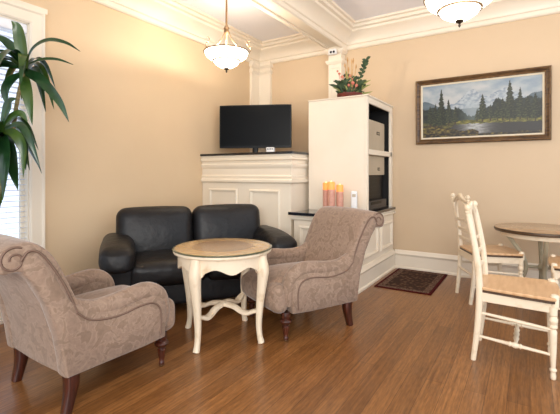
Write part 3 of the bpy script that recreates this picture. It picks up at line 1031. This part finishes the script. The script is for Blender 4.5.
finish('cross_brace', bm, M['greylegs'], dt, 40)

# ------------------------------------------------------------------ television and small white box
tv = thing('television', 'black flat television standing on the mantel in the corner', 'television', (-2.885, 3.985, 1.382), radians(180 + 25))
bm = NB(); rbox(bm, (0, 0, 0.345), (0.905, 0.045, 0.535), 0.008, 6); finish('case', bm, M['blackplastic'], tv, 30)
bm = NB()
box(bm, -0.438, 0.438, 0.0225, 0.0235, 0.105, 0.598)
finish('screen', bm, M['screen'], tv, 0)
bm = NB(); tube(bm, [(0, -0.005, 0.015), (0, -0.005, 0.10)], 0.036, 12, sq=(0.55, 1), power=0.6, up=(0, 1, 0)); finish('neck', bm, M['blackplastic'], tv, 40)
bm = NB(); rbox(bm, (0, 0, 0.010), (0.40, 0.20, 0.018), 0.008, 6); finish('stand', bm, M['blackplastic'], tv, 30)
bm = NB(); rbox(bm, (0, 0, 0.036), (0.10, 0.06, 0.072), 0.008, 5)
wb = thing('white_box', 'small white box on the mantel right beside the television stand', 'box', (-2.60, 3.90, 1.382), radians(20))
finish('case', bm, M['whiteplastic'], wb, 30)
bm = NB()
for k in range(4):
    box(bm, -0.038 + k * 0.02, -0.026 + k * 0.02, -0.0315, -0.0298, 0.045, 0.058)
finish('ports', bm, M['greycase'], wb, 0)

# ------------------------------------------------------------------ candles, white box
def make_candle(label, h, rad):
    t = thing('pillar_candle', label, 'candle', (0, 0, 0), 0, 'lit pillar candles')
    bm = NB(); lathe(bm, [(rad, 0), (rad, h * 0.3), (rad * 1.01, h * 0.5), (rad, h * 0.75)], n=28); finish('wax', bm, M['candle'], t, 40)
    bm = NB(); lathe(bm, [(rad, h * 0.75), (rad, h * 0.97), (rad * 0.9, h), (rad * 0.75, h * 0.985), (rad * 0.4, h * 0.955), (rad * 0.1, h * 0.95)], n=28); finish('glowing_rim', bm, M['candletop'], t, 40)
    bm = NB(); tube(bm, [(0, 0, h * 0.945), (0, 0, h * 0.985)], 0.0018, 6); finish('wick', bm, M['blackplastic'], t, 40)
    bm = NB(); lathe(bm, [(0.001, h * 0.96), (0.006, h * 0.97), (0.007, h * 0.985), (0.004, h * 1.005), (0.0008, h * 1.03)], n=12); finish('flame', bm, M['flame'], t, 60)
    return t
cx = make_candle('pink glowing pillar candle, frontmost and tallest of the three on the black counter', 0.318, 0.037)
cx.location = (-1.715, 3.69, 0.7425)
c2 = make_candle('pink pillar candle left of the tallest, partly behind it', 0.308, 0.034); c2.location = (-1.80, 3.745, 0.7425)
c3 = make_candle('pink pillar candle with shorter top, rightmost of the three by the white box', 0.288, 0.036); c3.location = (-1.645, 3.745, 0.7425)

wb = thing('white_speaker', 'slim white upright speaker standing on the black counter right of the candles', 'speaker', (-1.512, 3.80, 0.7425), radians(18))
bm = NB(); rbox(bm, (0, 0, 0.112), (0.062, 0.07, 0.222), 0.010, 6); finish('case', bm, M['whiteplastic'], wb, 30)
bm = NB()
box(bm, -0.018, 0.018, -0.0365, -0.0345, 0.165, 0.195)
finish('grille', bm, M['beigebox'], wb, 0)

# ------------------------------------------------------------------ leaves
def blade(bm, pts, width, fold=0.25, per=6, mi=0, up=(0, 0, 1), prof=None, thick=0.0012):
    path = catmull(pts, per)
    n = len(path)
    rows = []
    for i, p in enumerate(path):
        s = i / (n - 1)
        t = (path[min(i + 1, n - 1)] - path[max(i - 1, 0)]).normalized()
        side = t.cross(Vector(up))
        if side.length < 0.15:
            side = t.cross(Vector((0.6, -0.8, 0.1)))
        side.normalize()
        nn = side.cross(t)
        w = width * (0.35 + 0.65 * sin(min(1, s * 2.2) * pi / 2)) * (1 - max(0, (s - 0.45) / 0.55) ** 1.7) + 0.0008
        rows.append([p - side * w + nn * w * fold, p - side * w * 0.5 + nn * w * fold * 0.4, p, p + side * w * 0.5 + nn * w * fold * 0.4, p + side * w + nn * w * fold])
    for off in (0, 1):
        V = [[bm.verts.new(q + Vector((0, 0, -thick * off))) for q in r] for r in rows]
        for a, b in zip(V, V[1:]):
            for k in range(4):
                f = (a[k], a[k + 1], b[k + 1], b[k])
                bm.faces.new(f if off == 0 else f[::-1]).material_index = mi


random.seed(7)
pl = thing('dracaena_plant', 'tall potted dracaena with drooping strap leaves in front of the window', 'plant', (-3.02, 1.36, 0))
PO = (0.05, -0.31, 0)
bm = NB(); lathe(bm, [(0.10, 0), (0.115, 0.01), (0.145, 0.22), (0.155, 0.24), (0.155, 0.28), (0.14, 0.28), (0.135, 0.25), (0.02, 0.249)], PO, n=32); pt = finish('pot', bm, M['pot'], pl, 40)
bm = NB(); lathe(bm, [(0.13, 0.245), (0.13, 0.258), (0.07, 0.266), (0.01, 0.268)], PO, n=24); finish('soil', bm, M['soil'], pt, 40)
# crown centres in plant space
K1 = Vector((0.0, 0.04, 1.92)); K2 = Vector((0.03, -0.12, 1.45))
bm = NB(); tube(bm, [(0.07, -0.27, 0.25), (0.07, -0.20, 0.8), (0.03, -0.07, 1.35), (-0.02, 0.0, 1.68), tuple(K1)], [0.022, 0.020, 0.016, 0.013, 0.011], 12, 8); finish('stem', bm, M['trunk'], pl, 60)
bm = NB(); tube(bm, [(0.02, -0.34, 0.25), (0.03, -0.32, 0.7), (0.04, -0.23, 1.15), tuple(K2)], [0.020, 0.018, 0.015, 0.012], 12, 8); finish('stem', bm, M['trunk'], pl, 60)
Rr = Vector((cos(YAW), sin(YAW), 0)); Ff = Vector((-sin(YAW), cos(YAW), 0))
def W3(k, a, u, d=0):
    """point a to the right, u up, d away (as seen from the doorway) of crown k, kept inside the wall"""
    p = k + Rr * (a * 1.1) + Vector((0, 0, u)) + Ff * d
    p.x = max(p.x, XA + 0.03 + 3.02 + 0.02)
    return tuple(p)
S = 2.8 / 395.0
def leaves(name, k, specs, extra, seed):
    bm = NB()
    for pts, w, mi in specs:
        blade(bm, [W3(k, *p) for p in pts], w, mi=mi, up=tuple(-Ff + Vector((0, 0, 0.45))))
    rnd = random.Random(seed)
    for i in range(extra):
        a = -0.3 + 2 * pi * i / extra + rnd.uniform(-0.2, 0.2)
        ca, sa = cos(a), sin(a)
        if ca < -0.2:
            ca *= 0.55
        L = rnd.uniform(0.24, 0.42)
        rise = rnd.uniform(0.02, 0.18)
        pts = []
        for s in (0, 0.3, 0.65, 1.0):
            pts.append(Vector((ca * L * s, sa * L * s, rise * sin(min(1, s * 1.4) * pi / 1.5) - 0.42 * L * 2 * s ** 2.4)) + k + Vector((0, 0, -0.05)))
        for p in pts:
            p.x = max(p.x, -0.36)
        if max((p - k).dot(Rr) for p in pts) > 0.18:
            continue
        blade(bm, [tuple(p) for p in pts], rnd.uniform(0.026, 0.036), mi=i % 2)
    return finish(name, bm, [M['leaf'], M['leaf_olive']], pl, 60, recalc=False)
leaves('foliage', K1, [
    ([(0.0, 0.0), (0.08, 0.10, -0.05), (0.19, 0.145, -0.08), (0.31, 0.12, -0.10), (0.40, 0.06, -0.10)], 0.016, 0),
    ([(0.0, -0.01), (0.08, 0.045, 0.04), (0.17, 0.055, 0.07), (0.27, 0.02, 0.08)], 0.012, 0),
    ([(0.0, -0.02), (-0.01, 0.10, -0.02), (-0.03, 0.24, -0.03), (-0.06, 0.29, -0.05)], 0.042, 1),
    ([(-0.02, -0.02), (-0.07, 0.09, 0.02), (-0.14, 0.17, 0.02), (-0.23, 0.23, 0.02)], 0.032, 0),
    ([(0.0, -0.04), (0.06, -0.08, -0.05), (0.15, -0.14, -0.07), (0.26, -0.28, -0.08), (0.32, -0.42, -0.08)], 0.034, 0),
    ([(0.0, -0.08), (0.04, -0.16, -0.06), (0.07, -0.28, -0.08), (0.09, -0.44, -0.08)], 0.038, 1),
    ([(-0.01, -0.06), (-0.06, -0.12, -0.04), (-0.09, -0.20, -0.06), (-0.08, -0.31, -0.06)], 0.038, 0),
    ([(0.0, -0.05), (0.06, -0.03, -0.12), (0.10, -0.08, -0.2), (0.11, -0.2, -0.24)], 0.024, 0),
    ([(0.0, -0.03), (-0.10, -0.02, -0.08), (-0.2, -0.06, -0.1), (-0.27, -0.16, -0.1)], 0.034, 0),
], 22, 3)
leaves('foliage', K2, [
    ([(0.02, 0.0), (0.12, 0.02, -0.02), (0.20, -0.08, -0.05), (0.26, -0.26, -0.05)], 0.024, 0),
    ([(0.0, -0.02), (0.10, -0.04, -0.04), (0.16, -0.14, -0.05), (0.16, -0.33, -0.05)], 0.03, 1),
    ([(0.0, -0.04), (0.05, -0.10, -0.06), (0.07, -0.26, -0.08), (0.05, -0.48, -0.07)], 0.04, 0),
    ([(0.0, -0.04), (0.01, -0.10, -0.10), (0.0, -0.24, -0.13), (-0.03, -0.42, -0.13)], 0.04, 0),
    ([(0.0, 0.0), (0.05, 0.08, 0.02), (0.10, 0.10, 0.03), (0.14, 0.05, 0.03)], 0.028, 1),
    ([(0.0, -0.03), (0.03, -0.12, 0.02), (0.05, -0.26, 0.03), (0.08, -0.42, 0.03)], 0.046, 0),
    ([(0.0, -0.03), (-0.03, -0.10, 0.0), (-0.03, -0.25, 0.0), (0.0, -0.50, 0.0)], 0.046, 0),
    ([(0.0, -0.02), (0.06, -0.05, 0.05), (0.10, -0.14, 0.06), (0.11, -0.28, 0.06)], 0.038, 0),
    ([(0.0, 0.02), (0.03, 0.12, 0.0), (0.05, 0.18, 0.0), (0.09, 0.20, 0.0)], 0.032, 0),
    ([(0.0, -0.06), (0.02, -0.2, -0.03), (0.03, -0.36, -0.04), (0.0, -0.58, -0.04)], 0.04, 1),
    ([(0.0, 0.0), (-0.06, 0.08, 0.0), (-0.12, 0.14, 0.0), (-0.22, 0.14, 0.0)], 0.03, 1),
    ([(0.0, -0.02), (-0.07, -0.05, -0.06), (-0.14, -0.16, -0.08), (-0.16, -0.30, -0.08)], 0.036, 0),
], 24, 5)

# ------------------------------------------------------------------ flower arrangement on the cabinet
fa = thing('flower_arrangement', 'silk flower and reed arrangement in a red-brown dish on top of the tall cabinet', 'flowers', (-1.74, 4.24, 1.9615))
bm = NB(); lathe(bm, [(0.10, 0), (0.115, 0.006), (0.14, 0.05), (0.148, 0.085), (0.138, 0.085), (0.128, 0.055), (0.09, 0.045), (0.02, 0.045)], n=32); finish('dish', bm, M['dish'], fa, 40)
def F3(a, u, d=0):
    return tuple(Rr * a + Vector((0, 0, u)) + Ff * d)
rnd = random.Random(11)
bm = NB()
for a, u, d in ((-0.02, 0.50, 0.03), (0.02, 0.47, -0.02), (0.05, 0.50, 0.05), (-0.055, 0.43, 0.0), (0.075, 0.42, 0.02), (0.0, 0.40, 0.07)):
    tube(bm, [F3(a * 0.3, 0.06, d * 0.5), F3(a * 0.7, 0.06 + (u - 0.06) * 0.5, d * 0.8), F3(a, u, d)], [0.004, 0.004, 0.002], 6, 3)
    tube(bm, [F3(a * 0.97, u * 0.90, d), F3(a, u * 0.97, d), F3(a, u + 0.02, d)], [0.003, 0.008, 0.002], 6, 3)
finish('reeds', bm, M['reed'], fa, 60)
bm = NB()                                        # tall leafy branch at right and dark foliage round the rim
stem = [(0.05, 0.07, 0.0), (0.10, 0.22, 0.02), (0.16, 0.37, 0.03), (0.195, 0.48, 0.03)]
tube(bm, [F3(*p) for p in stem], [0.004, 0.0035, 0.003, 0.002], 6, 4)
pth = catmull([F3(*p) for p in stem], 6)
for i in range(4, len(pth), 2):
    for sd in (-1, 1):
        p = pth[i] + Vector((0, 0, 0.01 * sd))
        q = p + Rr * (sd * 0.045) + Vector((0, 0, 0.030)) + Ff * rnd.uniform(-0.03, 0.03)
        blade(bm, [tuple(p), tuple((p + q) / 2 + Vector((0, 0, 0.006))), tuple(q)], 0.017, per=3, up=tuple(-Ff))
for i in range(70):
    a = rnd.uniform(-0.17, 0.16); d = rnd.uniform(-0.13, 0.13)
    b = rnd.uniform(0.10, 0.21)
    L = rnd.uniform(0.05, 0.10)
    an = rnd.uniform(-0.3, pi + 0.3)
    p = Vector(F3(a * 0.7, b - 0.02, d)); q = Vector(F3(a * 0.7 + L * cos(an), b + L * 0.8 * sin(an), d + rnd.uniform(-0.05, 0.05)))
    blade(bm, [tuple(p), tuple((p + q) / 2 + Vector((0, 0, 0.012))), tuple(q)], 0.016, per=3, mi=0, up=tuple(-Ff + Vector((0, 0, 0.3))))
for a, u in ((-0.24, 0.20), (-0.19, 0.24)):
    blade(bm, [F3(-0.06, 0.11), F3(a * 0.7, u * 0.9), F3(a, u)], 0.018, per=4, up=tuple(-Ff))
for k in range(26):
    a = rnd.uniform(-0.14, 0.16); u = rnd.uniform(0.16, 0.34) - abs(a) * 0.5
    tube(bm, [F3(a * 0.4, 0.08, 0), F3(a * 0.8, u * 0.7, 0.02), F3(a, u, 0.02)], 0.0016, 4, 3)
    p = Vector(F3(a, u, 0.02)); q = p + Rr * rnd.uniform(-0.05, 0.05) + Vector((0, 0, rnd.uniform(0.01, 0.05)))
    blade(bm, [tuple(p), tuple((p + q) / 2), tuple(q)], 0.012, per=3, up=tuple(-Ff))
finish('foliage', bm, M['silkleaf'], fa, 60, recalc=False)
bm = NB()
for a, u, d in ((-0.20, 0.16, -0.03), (-0.10, 0.22, -0.08), (0.06, 0.30, 0.0), (0.12, 0.26, -0.04), (0.0, 0.25, -0.1), (-0.05, 0.36, 0.0), (0.24, 0.20, 0.0), (0.20, 0.27, 0.02), (0.23, 0.24, -0.05), (0.17, 0.20, 0.0), (0.26, 0.12, 0.0)):
    blade(bm, [F3(a * 0.3, 0.09, d), F3(a * 0.7, u * 0.85, d), F3(a, u, d)], 0.009, per=4, up=tuple(-Ff))
finish('grass_blades', bm, M['paleleaf'], fa, 60, recalc=False)
bm = NB()
def bloom(c, r):
    for k in range(6):
        a = 2 * pi * k / 6
        e = c + Rr * (r * cos(a)) + Vector((0, 0, r * sin(a))) - Ff * (0.4 * r)
        blade(bm, [tuple(c), tuple((c + e) / 2 - Ff * 0.004), tuple(e)], r * 0.42, per=3, up=tuple(-Ff))
    rbox(bm, tuple(c - Ff * r * 0.2), (r * 0.7, r * 0.7, r * 0.7), r * 0.3, 4)
for a, u, d, r in ((-0.09, 0.28, -0.02, 0.028), (-0.12, 0.32, 0.0, 0.024), (-0.065, 0.24, -0.04, 0.026), (0.01, 0.19, -0.12, 0.03), (0.05, 0.16, -0.13, 0.026), (-0.03, 0.17, -0.10, 0.022), (0.08, 0.21, -0.06, 0.022),
                (0.0, 0.30, 0.0, 0.02), (0.03, 0.26, 0.0, 0.02), (-0.14, 0.35, 0.0, 0.018)):
    bloom(Vector(F3(a, u, d)), r * 0.72)
    tube(bm, [F3(a * 0.4, 0.08, d * 0.8), F3(a, u, d)], 0.002, 5, smooth=False)
finish('blossoms', bm, M['petal'], fa, 60, recalc=False)

# ------------------------------------------------------------------ pendant lamps
def make_lamp(label, loc, drop):
    t = thing('pendant_lamp', label, 'lamp', loc, 0, 'glass bowl pendant lamps')
    R = 0.222
    # z = 0 at the bowl's rim; outer bowl flares, inner bowl hangs below it
    bm = NB(); lathe(bm, [(R, 0.004), (R - 0.004, -0.004), (R * 0.9, -0.045), (R * 0.72, -0.075), (R * 0.58, -0.085), (R * 0.56, -0.078), (R * 0.7, -0.066), (R * 0.87, -0.036), (R - 0.012, 0.0), (R - 0.008, 0.004)], n=48)
    finish('upper_bowl', bm, M['bowl'], t, 60)
    bm = NB(); lathe(bm, [(R * 0.62, -0.068), (R * 0.60, -0.09), (R * 0.5, -0.122), (R * 0.3, -0.15), (0.02, -0.162)], n=48)
    finish('lower_bowl', bm, M['bowl'], t, 60)
    bm = NB()
    lathe(bm, [(R + 0.001, -0.006), (R + 0.007, -0.004), (R + 0.007, 0.004), (R + 0.001, 0.007)], n=48)
    rim = finish('rim_band', bm, M['bronze'], t, 40)
    bm = NB(); lathe(bm, [(R * 0.60, -0.096), (R * 0.635, -0.095), (R * 0.645, -0.086), (R * 0.60, -0.084)], n=48)
    finish('lower_band', bm, M['bronze'], t, 40)
    bm = NB(); lathe(bm, [(0.024, -0.158), (0.028, -0.164), (0.024, -0.172), (0.010, -0.18), (0.006, -0.185), (0.009, -0.193), (0.008, -0.20), (0.002, -0.208)], n=20)
    finish('finial', bm, M['darkmetal'], t, 40)
    bm = NB(); lathe(bm, [(0.012, -0.155), (0.008, -0.15), (0.008, 0.16), (0.02, 0.175), (0.03, 0.20), (0.022, 0.225), (0.030, 0.24), (0.014, 0.265), (0.010, 0.28), (0.010, drop - 0.05),
                          (0.03, drop - 0.045), (0.06, drop - 0.02), (0.065, drop)], n=20)
    finish('stem', bm, M['bronze'], t, 40)
    for k in range(3):
        a = 0.35 + 2 * pi * k / 3
        u = Vector((cos(a), sin(a), 0))
        P = lambda d, z: tuple(u * d + Vector((0, 0, z)))
        bm = NB(); tube(bm, [P(0.024, 0.205), P(0.06, 0.12), P(0.12, 0.05), P(0.18, 0.012), P(R + 0.004, 0.0)], 0.0045, 8, 5)
        # curl over the rim
        tube(bm, [P(R + 0.003, -0.02), P(R + 0.028, -0.004), P(R + 0.03, 0.03), P(R + 0.006, 0.05), P(R - 0.008, 0.075), P(R + 0.004, 0.095), P(R + 0.02, 0.088)], 0.0045, 8, 5)
        finish('scroll_arm', bm, M['bronze'], t, 60)
    return t
L1 = make_lamp('glass bowl pendant lamp hanging over the sofa at left', (-2.58, 3.07, 2.365), ZC - 2.365)
L2 = make_lamp('glass bowl pendant lamp at the top right, nearest the framed painting', (-0.40, 2.885, 2.335), ZC - 2.335)
for nm, o, p in (('pendant_bulb', L1, 46), ('pendant_bulb', L2, 42)):
    d = bpy.data.lights.new(nm, 'POINT')
    d.energy = p
    d.color = (1.0, 0.90, 0.76)
    d.shadow_soft_size = 0.06
    b = bpy.data.objects.new(nm, d)
    C.objects.link(b)
    b.parent = o
    b.location = (0.05, 0.0, 0.02)

# ------------------------------------------------------------------ security sensor
sn = thing('twin_sensor', 'small white twin-lens sensor at the top of the pilaster under the beam', 'sensor', (-2.135, 4.632, 2.70))
bm = NB(); rbox(bm, (0, 0.0, 0), (0.11, 0.055, 0.075), 0.02, 8); finish('housing', bm, M['whiteplastic'], sn, 50)
for s in (-1, 1):
    bm = NB(); lathe(bm, [(0.014, 0), (0.016, 0.006), (0.010, 0.010), (0.003, 0.011)], n=16, M4=Matrix.Translation((s * 0.02 + 0.01, -0.026, -0.01)) @ Matrix.Rotation(pi / 2, 4, 'X'))
    finish('lens', bm, M['blackplastic'], sn, 50)

# ------------------------------------------------------------------ mat
mt = thing('door_mat', 'small oriental mat with dark red border on the floor before the base cabinet', 'mat', (-1.06, 4.335, 0))
hx, hy = 0.275, 0.445
def slabf(name, x, y, z0, z1, m, bev=0.002):
    bm = NB(); box(bm, -x, x, -y, y, z0, z1)
    return finish(name, bm, m, mt, 0, bev)
M['matred'] = mat('dark_red_pile', (78, 20, 22), 0.95, spec=0.1, bump=(300, 0.4, 0.002), var=(60, (62, 14, 18), 0.4, 0.65))
M['matbrown'] = mat('taupe_border_pile', (116, 94, 78), 0.95, spec=0.1, bump=(300, 0.4, 0.002), var=(70, (80, 54, 46), 0.45, 0.55))
slabf('border', hx, hy, 0.0005, 0.007, M['matred'])
slabf('guard_band', hx - 0.028, hy - 0.028, 0.006, 0.0078, M['matbrown'], 0)
slabf('field', hx - 0.085, hy - 0.085, 0.007, 0.0085, rug_mat(hx, hy), 0)

# ------------------------------------------------------------------ landscape painting
def paint(s, t):
    """colour (sRGB 0-255) of an invented mountain lake landscape; s across, t up"""
    def fb(x, y, o=4):
        v, a = 0, 0.5
        for k in range(o):
            v += a * noise.noise(Vector((x, y, 3.1 * k)))
            x *= 2.1; y *= 2.1; a *= 0.5
        return v
    def mix(a, b, k):
        k = max(0, min(1, k))
        return tuple(a[i] * (1 - k) + b[i] * k for i in range(3))
    n1 = fb(s * 6, t * 5)
    c = mix((204, 206, 204), (140, 160, 176), (t - 0.6) * 1.6 + n1 * 1.3)            # sky
    ridge = 0.60 + 0.26 * exp(-((s - 0.44) / 0.10) ** 2) + 0.24 * exp(-((s - 0.72) / 0.13) ** 2) + 0.05 * fb(s * 14, 1.3)
    if t < ridge:
        rock = fb(s * 26 + t * 8, t * 22 - s * 10)
        c = mix((198, 206, 210), (104, 122, 142), 0.32 + rock * 1.7)
        c = mix(c, (190, 200, 204), (ridge - t) * 2.6)
    h2 = 0.52 + 0.18 * exp(-((s - 0.02) / 0.13) ** 2) + 0.20 * exp(-((s - 0.97) / 0.12) ** 2) + 0.03 * fb(s * 18, 5.0)
    if t < h2:
        c = mix((92, 108, 118), (120, 134, 140), fb(s * 10, t * 12) + 0.3)
        c = mix(c, (158, 170, 174), exp(-((s - 0.46) / 0.13) ** 2))
    h3 = 0.56 + 0.10 * fb(s * 16, 9.0) - 0.20 * exp(-((s - 0.45) / 0.10) ** 2) + 0.06 * (s > 0.62)
    if t < h3 + 0.05 * fb(s * 80, t * 6):
        c = mix((26, 32, 28), (54, 64, 54), 0.35 + fb(s * 30, t * 16) * 1.6 + (t - 0.4) * 1.2)
        c = mix(c, (110, 124, 120), 0.8 * exp(-((s - 0.45) / 0.09) ** 2))
    # shoreline meadow and lake
    shore = 0.30 + 0.02 * fb(s * 12, 2.2)
    if t < shore:
        c = mix((160, 150, 66), (62, 66, 36), 0.5 + fb(s * 26, t * 40) * 1.8)
        if s < 0.3:
            c = mix(c, (56, 52, 34), 0.35)
    lake_l = 0.30 - (0.28 - t) * 0.35 + 0.03 * fb(t * 20, 4.4)
    bank_r = 0.225 + 0.035 * fb(s * 20, 8.1) - 0.04 * (s > 0.62) * (s - 0.62)
    if t < bank_r and s > lake_l:
        refl = exp(-((s - 0.47) / 0.12) ** 2)
        c = mix((58, 56, 52), (206, 208, 206), refl * (0.9 + 0.6 * fb(s * 10, t * 50)))
        c = mix(c, (44, 42, 38), 0.5 * max(0, fb(s * 30, t * 60) * 2 + (0.16 - t) * 2))
    fore = 0.10 + 0.06 * fb(s * 10, 7.7) + 0.14 * exp(-((s - 0.05) / 0.2) ** 2) - 0.05 * (s > 0.5)
    if t < fore:
        c = mix((38, 30, 22), (150, 132, 58), 0.22 + 0.25 * (s < 0.25) * (t > 0.08) + fb(s * 30, t * 30) * 1.8)
    # conifers: (x, base, top, half width, lightness)
    for (x, b, tp, w, lt) in ((0.24, 0.26, 0.72, 0.040, 8), (0.30, 0.28, 0.58, 0.03, 10), (0.07, 0.26, 0.62, 0.04, 4), (0.12, 0.22, 0.66, 0.035, 2), (0.175, 0.22, 0.93, 0.048, 0),
                              (0.535, 0.30, 0.76, 0.050, 10), (0.49, 0.31, 0.5, 0.022, 22), (0.60, 0.31, 0.56, 0.03, 12), (0.66, 0.30, 0.60, 0.04, 4), (0.70, 0.3, 0.66, 0.035, 4),
                              (0.835, 0.30, 0.82, 0.042, 6), (0.89, 0.28, 0.66, 0.05, 0), (0.95, 0.26, 0.70, 0.05, 0), (0.755, 0.28, 0.97, 0.055, 2)):
        if b < t < tp:
            k = (tp - t) / (tp - b)
            ww = 1.12 * w * (k ** 0.8) * (0.62 + 0.38 * abs(sin(k * 26 + x * 40))) * (1 + 0.9 * fb(s * 60, t * 60))
            if abs(s - x) < ww:
                g = fb(s * 70, t * 50)
                c = mix((24 + lt, 30 + lt, 22 + lt), (84 + lt, 90 + lt, 50 + lt), 0.22 + g * 1.7 + (0.25 if s < x else 0) * k)
        elif b - 0.05 < t <= b and abs(s - x) < 0.005:
            c = (70, 54, 38)
    return c

PX0, PX1, PZ0, PZ1 = -1.135, 0.182, 1.484, 2.226
pc = thing('framed_painting', 'framed landscape painting of mountains, pines and a lake on the back wall', 'painting', ((PX0 + PX1) / 2, YB - 0.004, (PZ0 + PZ1) / 2))
pc.rotation_euler = (radians(1.2), 0, 0)
pw, ph = (PX1 - PX0) / 2, (PZ1 - PZ0) / 2
Mq = plane_M((0, -0.002, 0), (1, 0, 0), (0, 0, 1))
bm = NB()
frame_on(bm, Mq, -pw, pw, -ph, ph, [(0, 0), (0, 0.034), (0.006, 0.044), (0.018, 0.046), (0.028, 0.036), (0.040, 0.030), (0.047, 0.034), (0.054, 0.032), (0.058, 0.022), (0.058, 0)])
fr = finish('frame', bm, M['goldframe'], pc, 30)
bm = NB()
frame_on(bm, Mq, -pw + 0.046, pw - 0.046, -ph + 0.046, ph - 0.046, [(0, 0.026), (0.0, 0.0345), (0.006, 0.0365), (0.011, 0.0345), (0.012, 0.026)])
frame_on(bm, Mq, -pw + 0.006, pw - 0.006, -ph + 0.006, ph - 0.006, [(0, 0.036), (0.0, 0.0445), (0.005, 0.048), (0.010, 0.046), (0.012, 0.036)])
finish('beading', bm, M['goldtrim'], fr, 30)
bm = NB()
frame_on(bm, Mq, -pw + 0.057, pw - 0.057, -ph + 0.057, ph - 0.057, [(0, 0.0), (0, 0.024), (0.018, 0.018), (0.020, 0.0)])
finish('liner', bm, M['linen'], pc, 0)
GX, GY = 230, 132
bm = NB()
cw, chh = pw - 0.0755, ph - 0.0755
grid = [[bm.verts.new((-cw + 2 * cw * i / GX, -0.014, -chh + 2 * chh * j / GY)) for i in range(GX + 1)] for j in range(GY + 1)]
col = bm.loops.layers.float_color.new('paint')
cache = {}
for j in range(GY):
    for i in range(GX):
        f = bm.faces.new((grid[j][i], grid[j][i + 1], grid[j + 1][i + 1], grid[j + 1][i]))
        for lp, (a, b) in zip(f.loops, ((i, j), (i + 1, j), (i + 1, j + 1), (i, j + 1))):
            if (a, b) not in cache:
                cache[(a, b)] = lin(tuple(max(0, min(255, x * 0.88)) for x in paint(a / GX, b / GY)))
            lp[col] = cache[(a, b)]
mp_ = mat('oil_paint', (120, 120, 110), 0.45, bump=(120, 0.2, 0.001))
at = mp_.node_tree.nodes.new('ShaderNodeVertexColor')
at.layer_name = 'paint'
mp_.node_tree.links.new(at.outputs['Color'], mp_.node_tree.nodes['Principled BSDF'].inputs['Base Color'])
finish('canvas', bm, mp_, pc, 0, recalc=False)
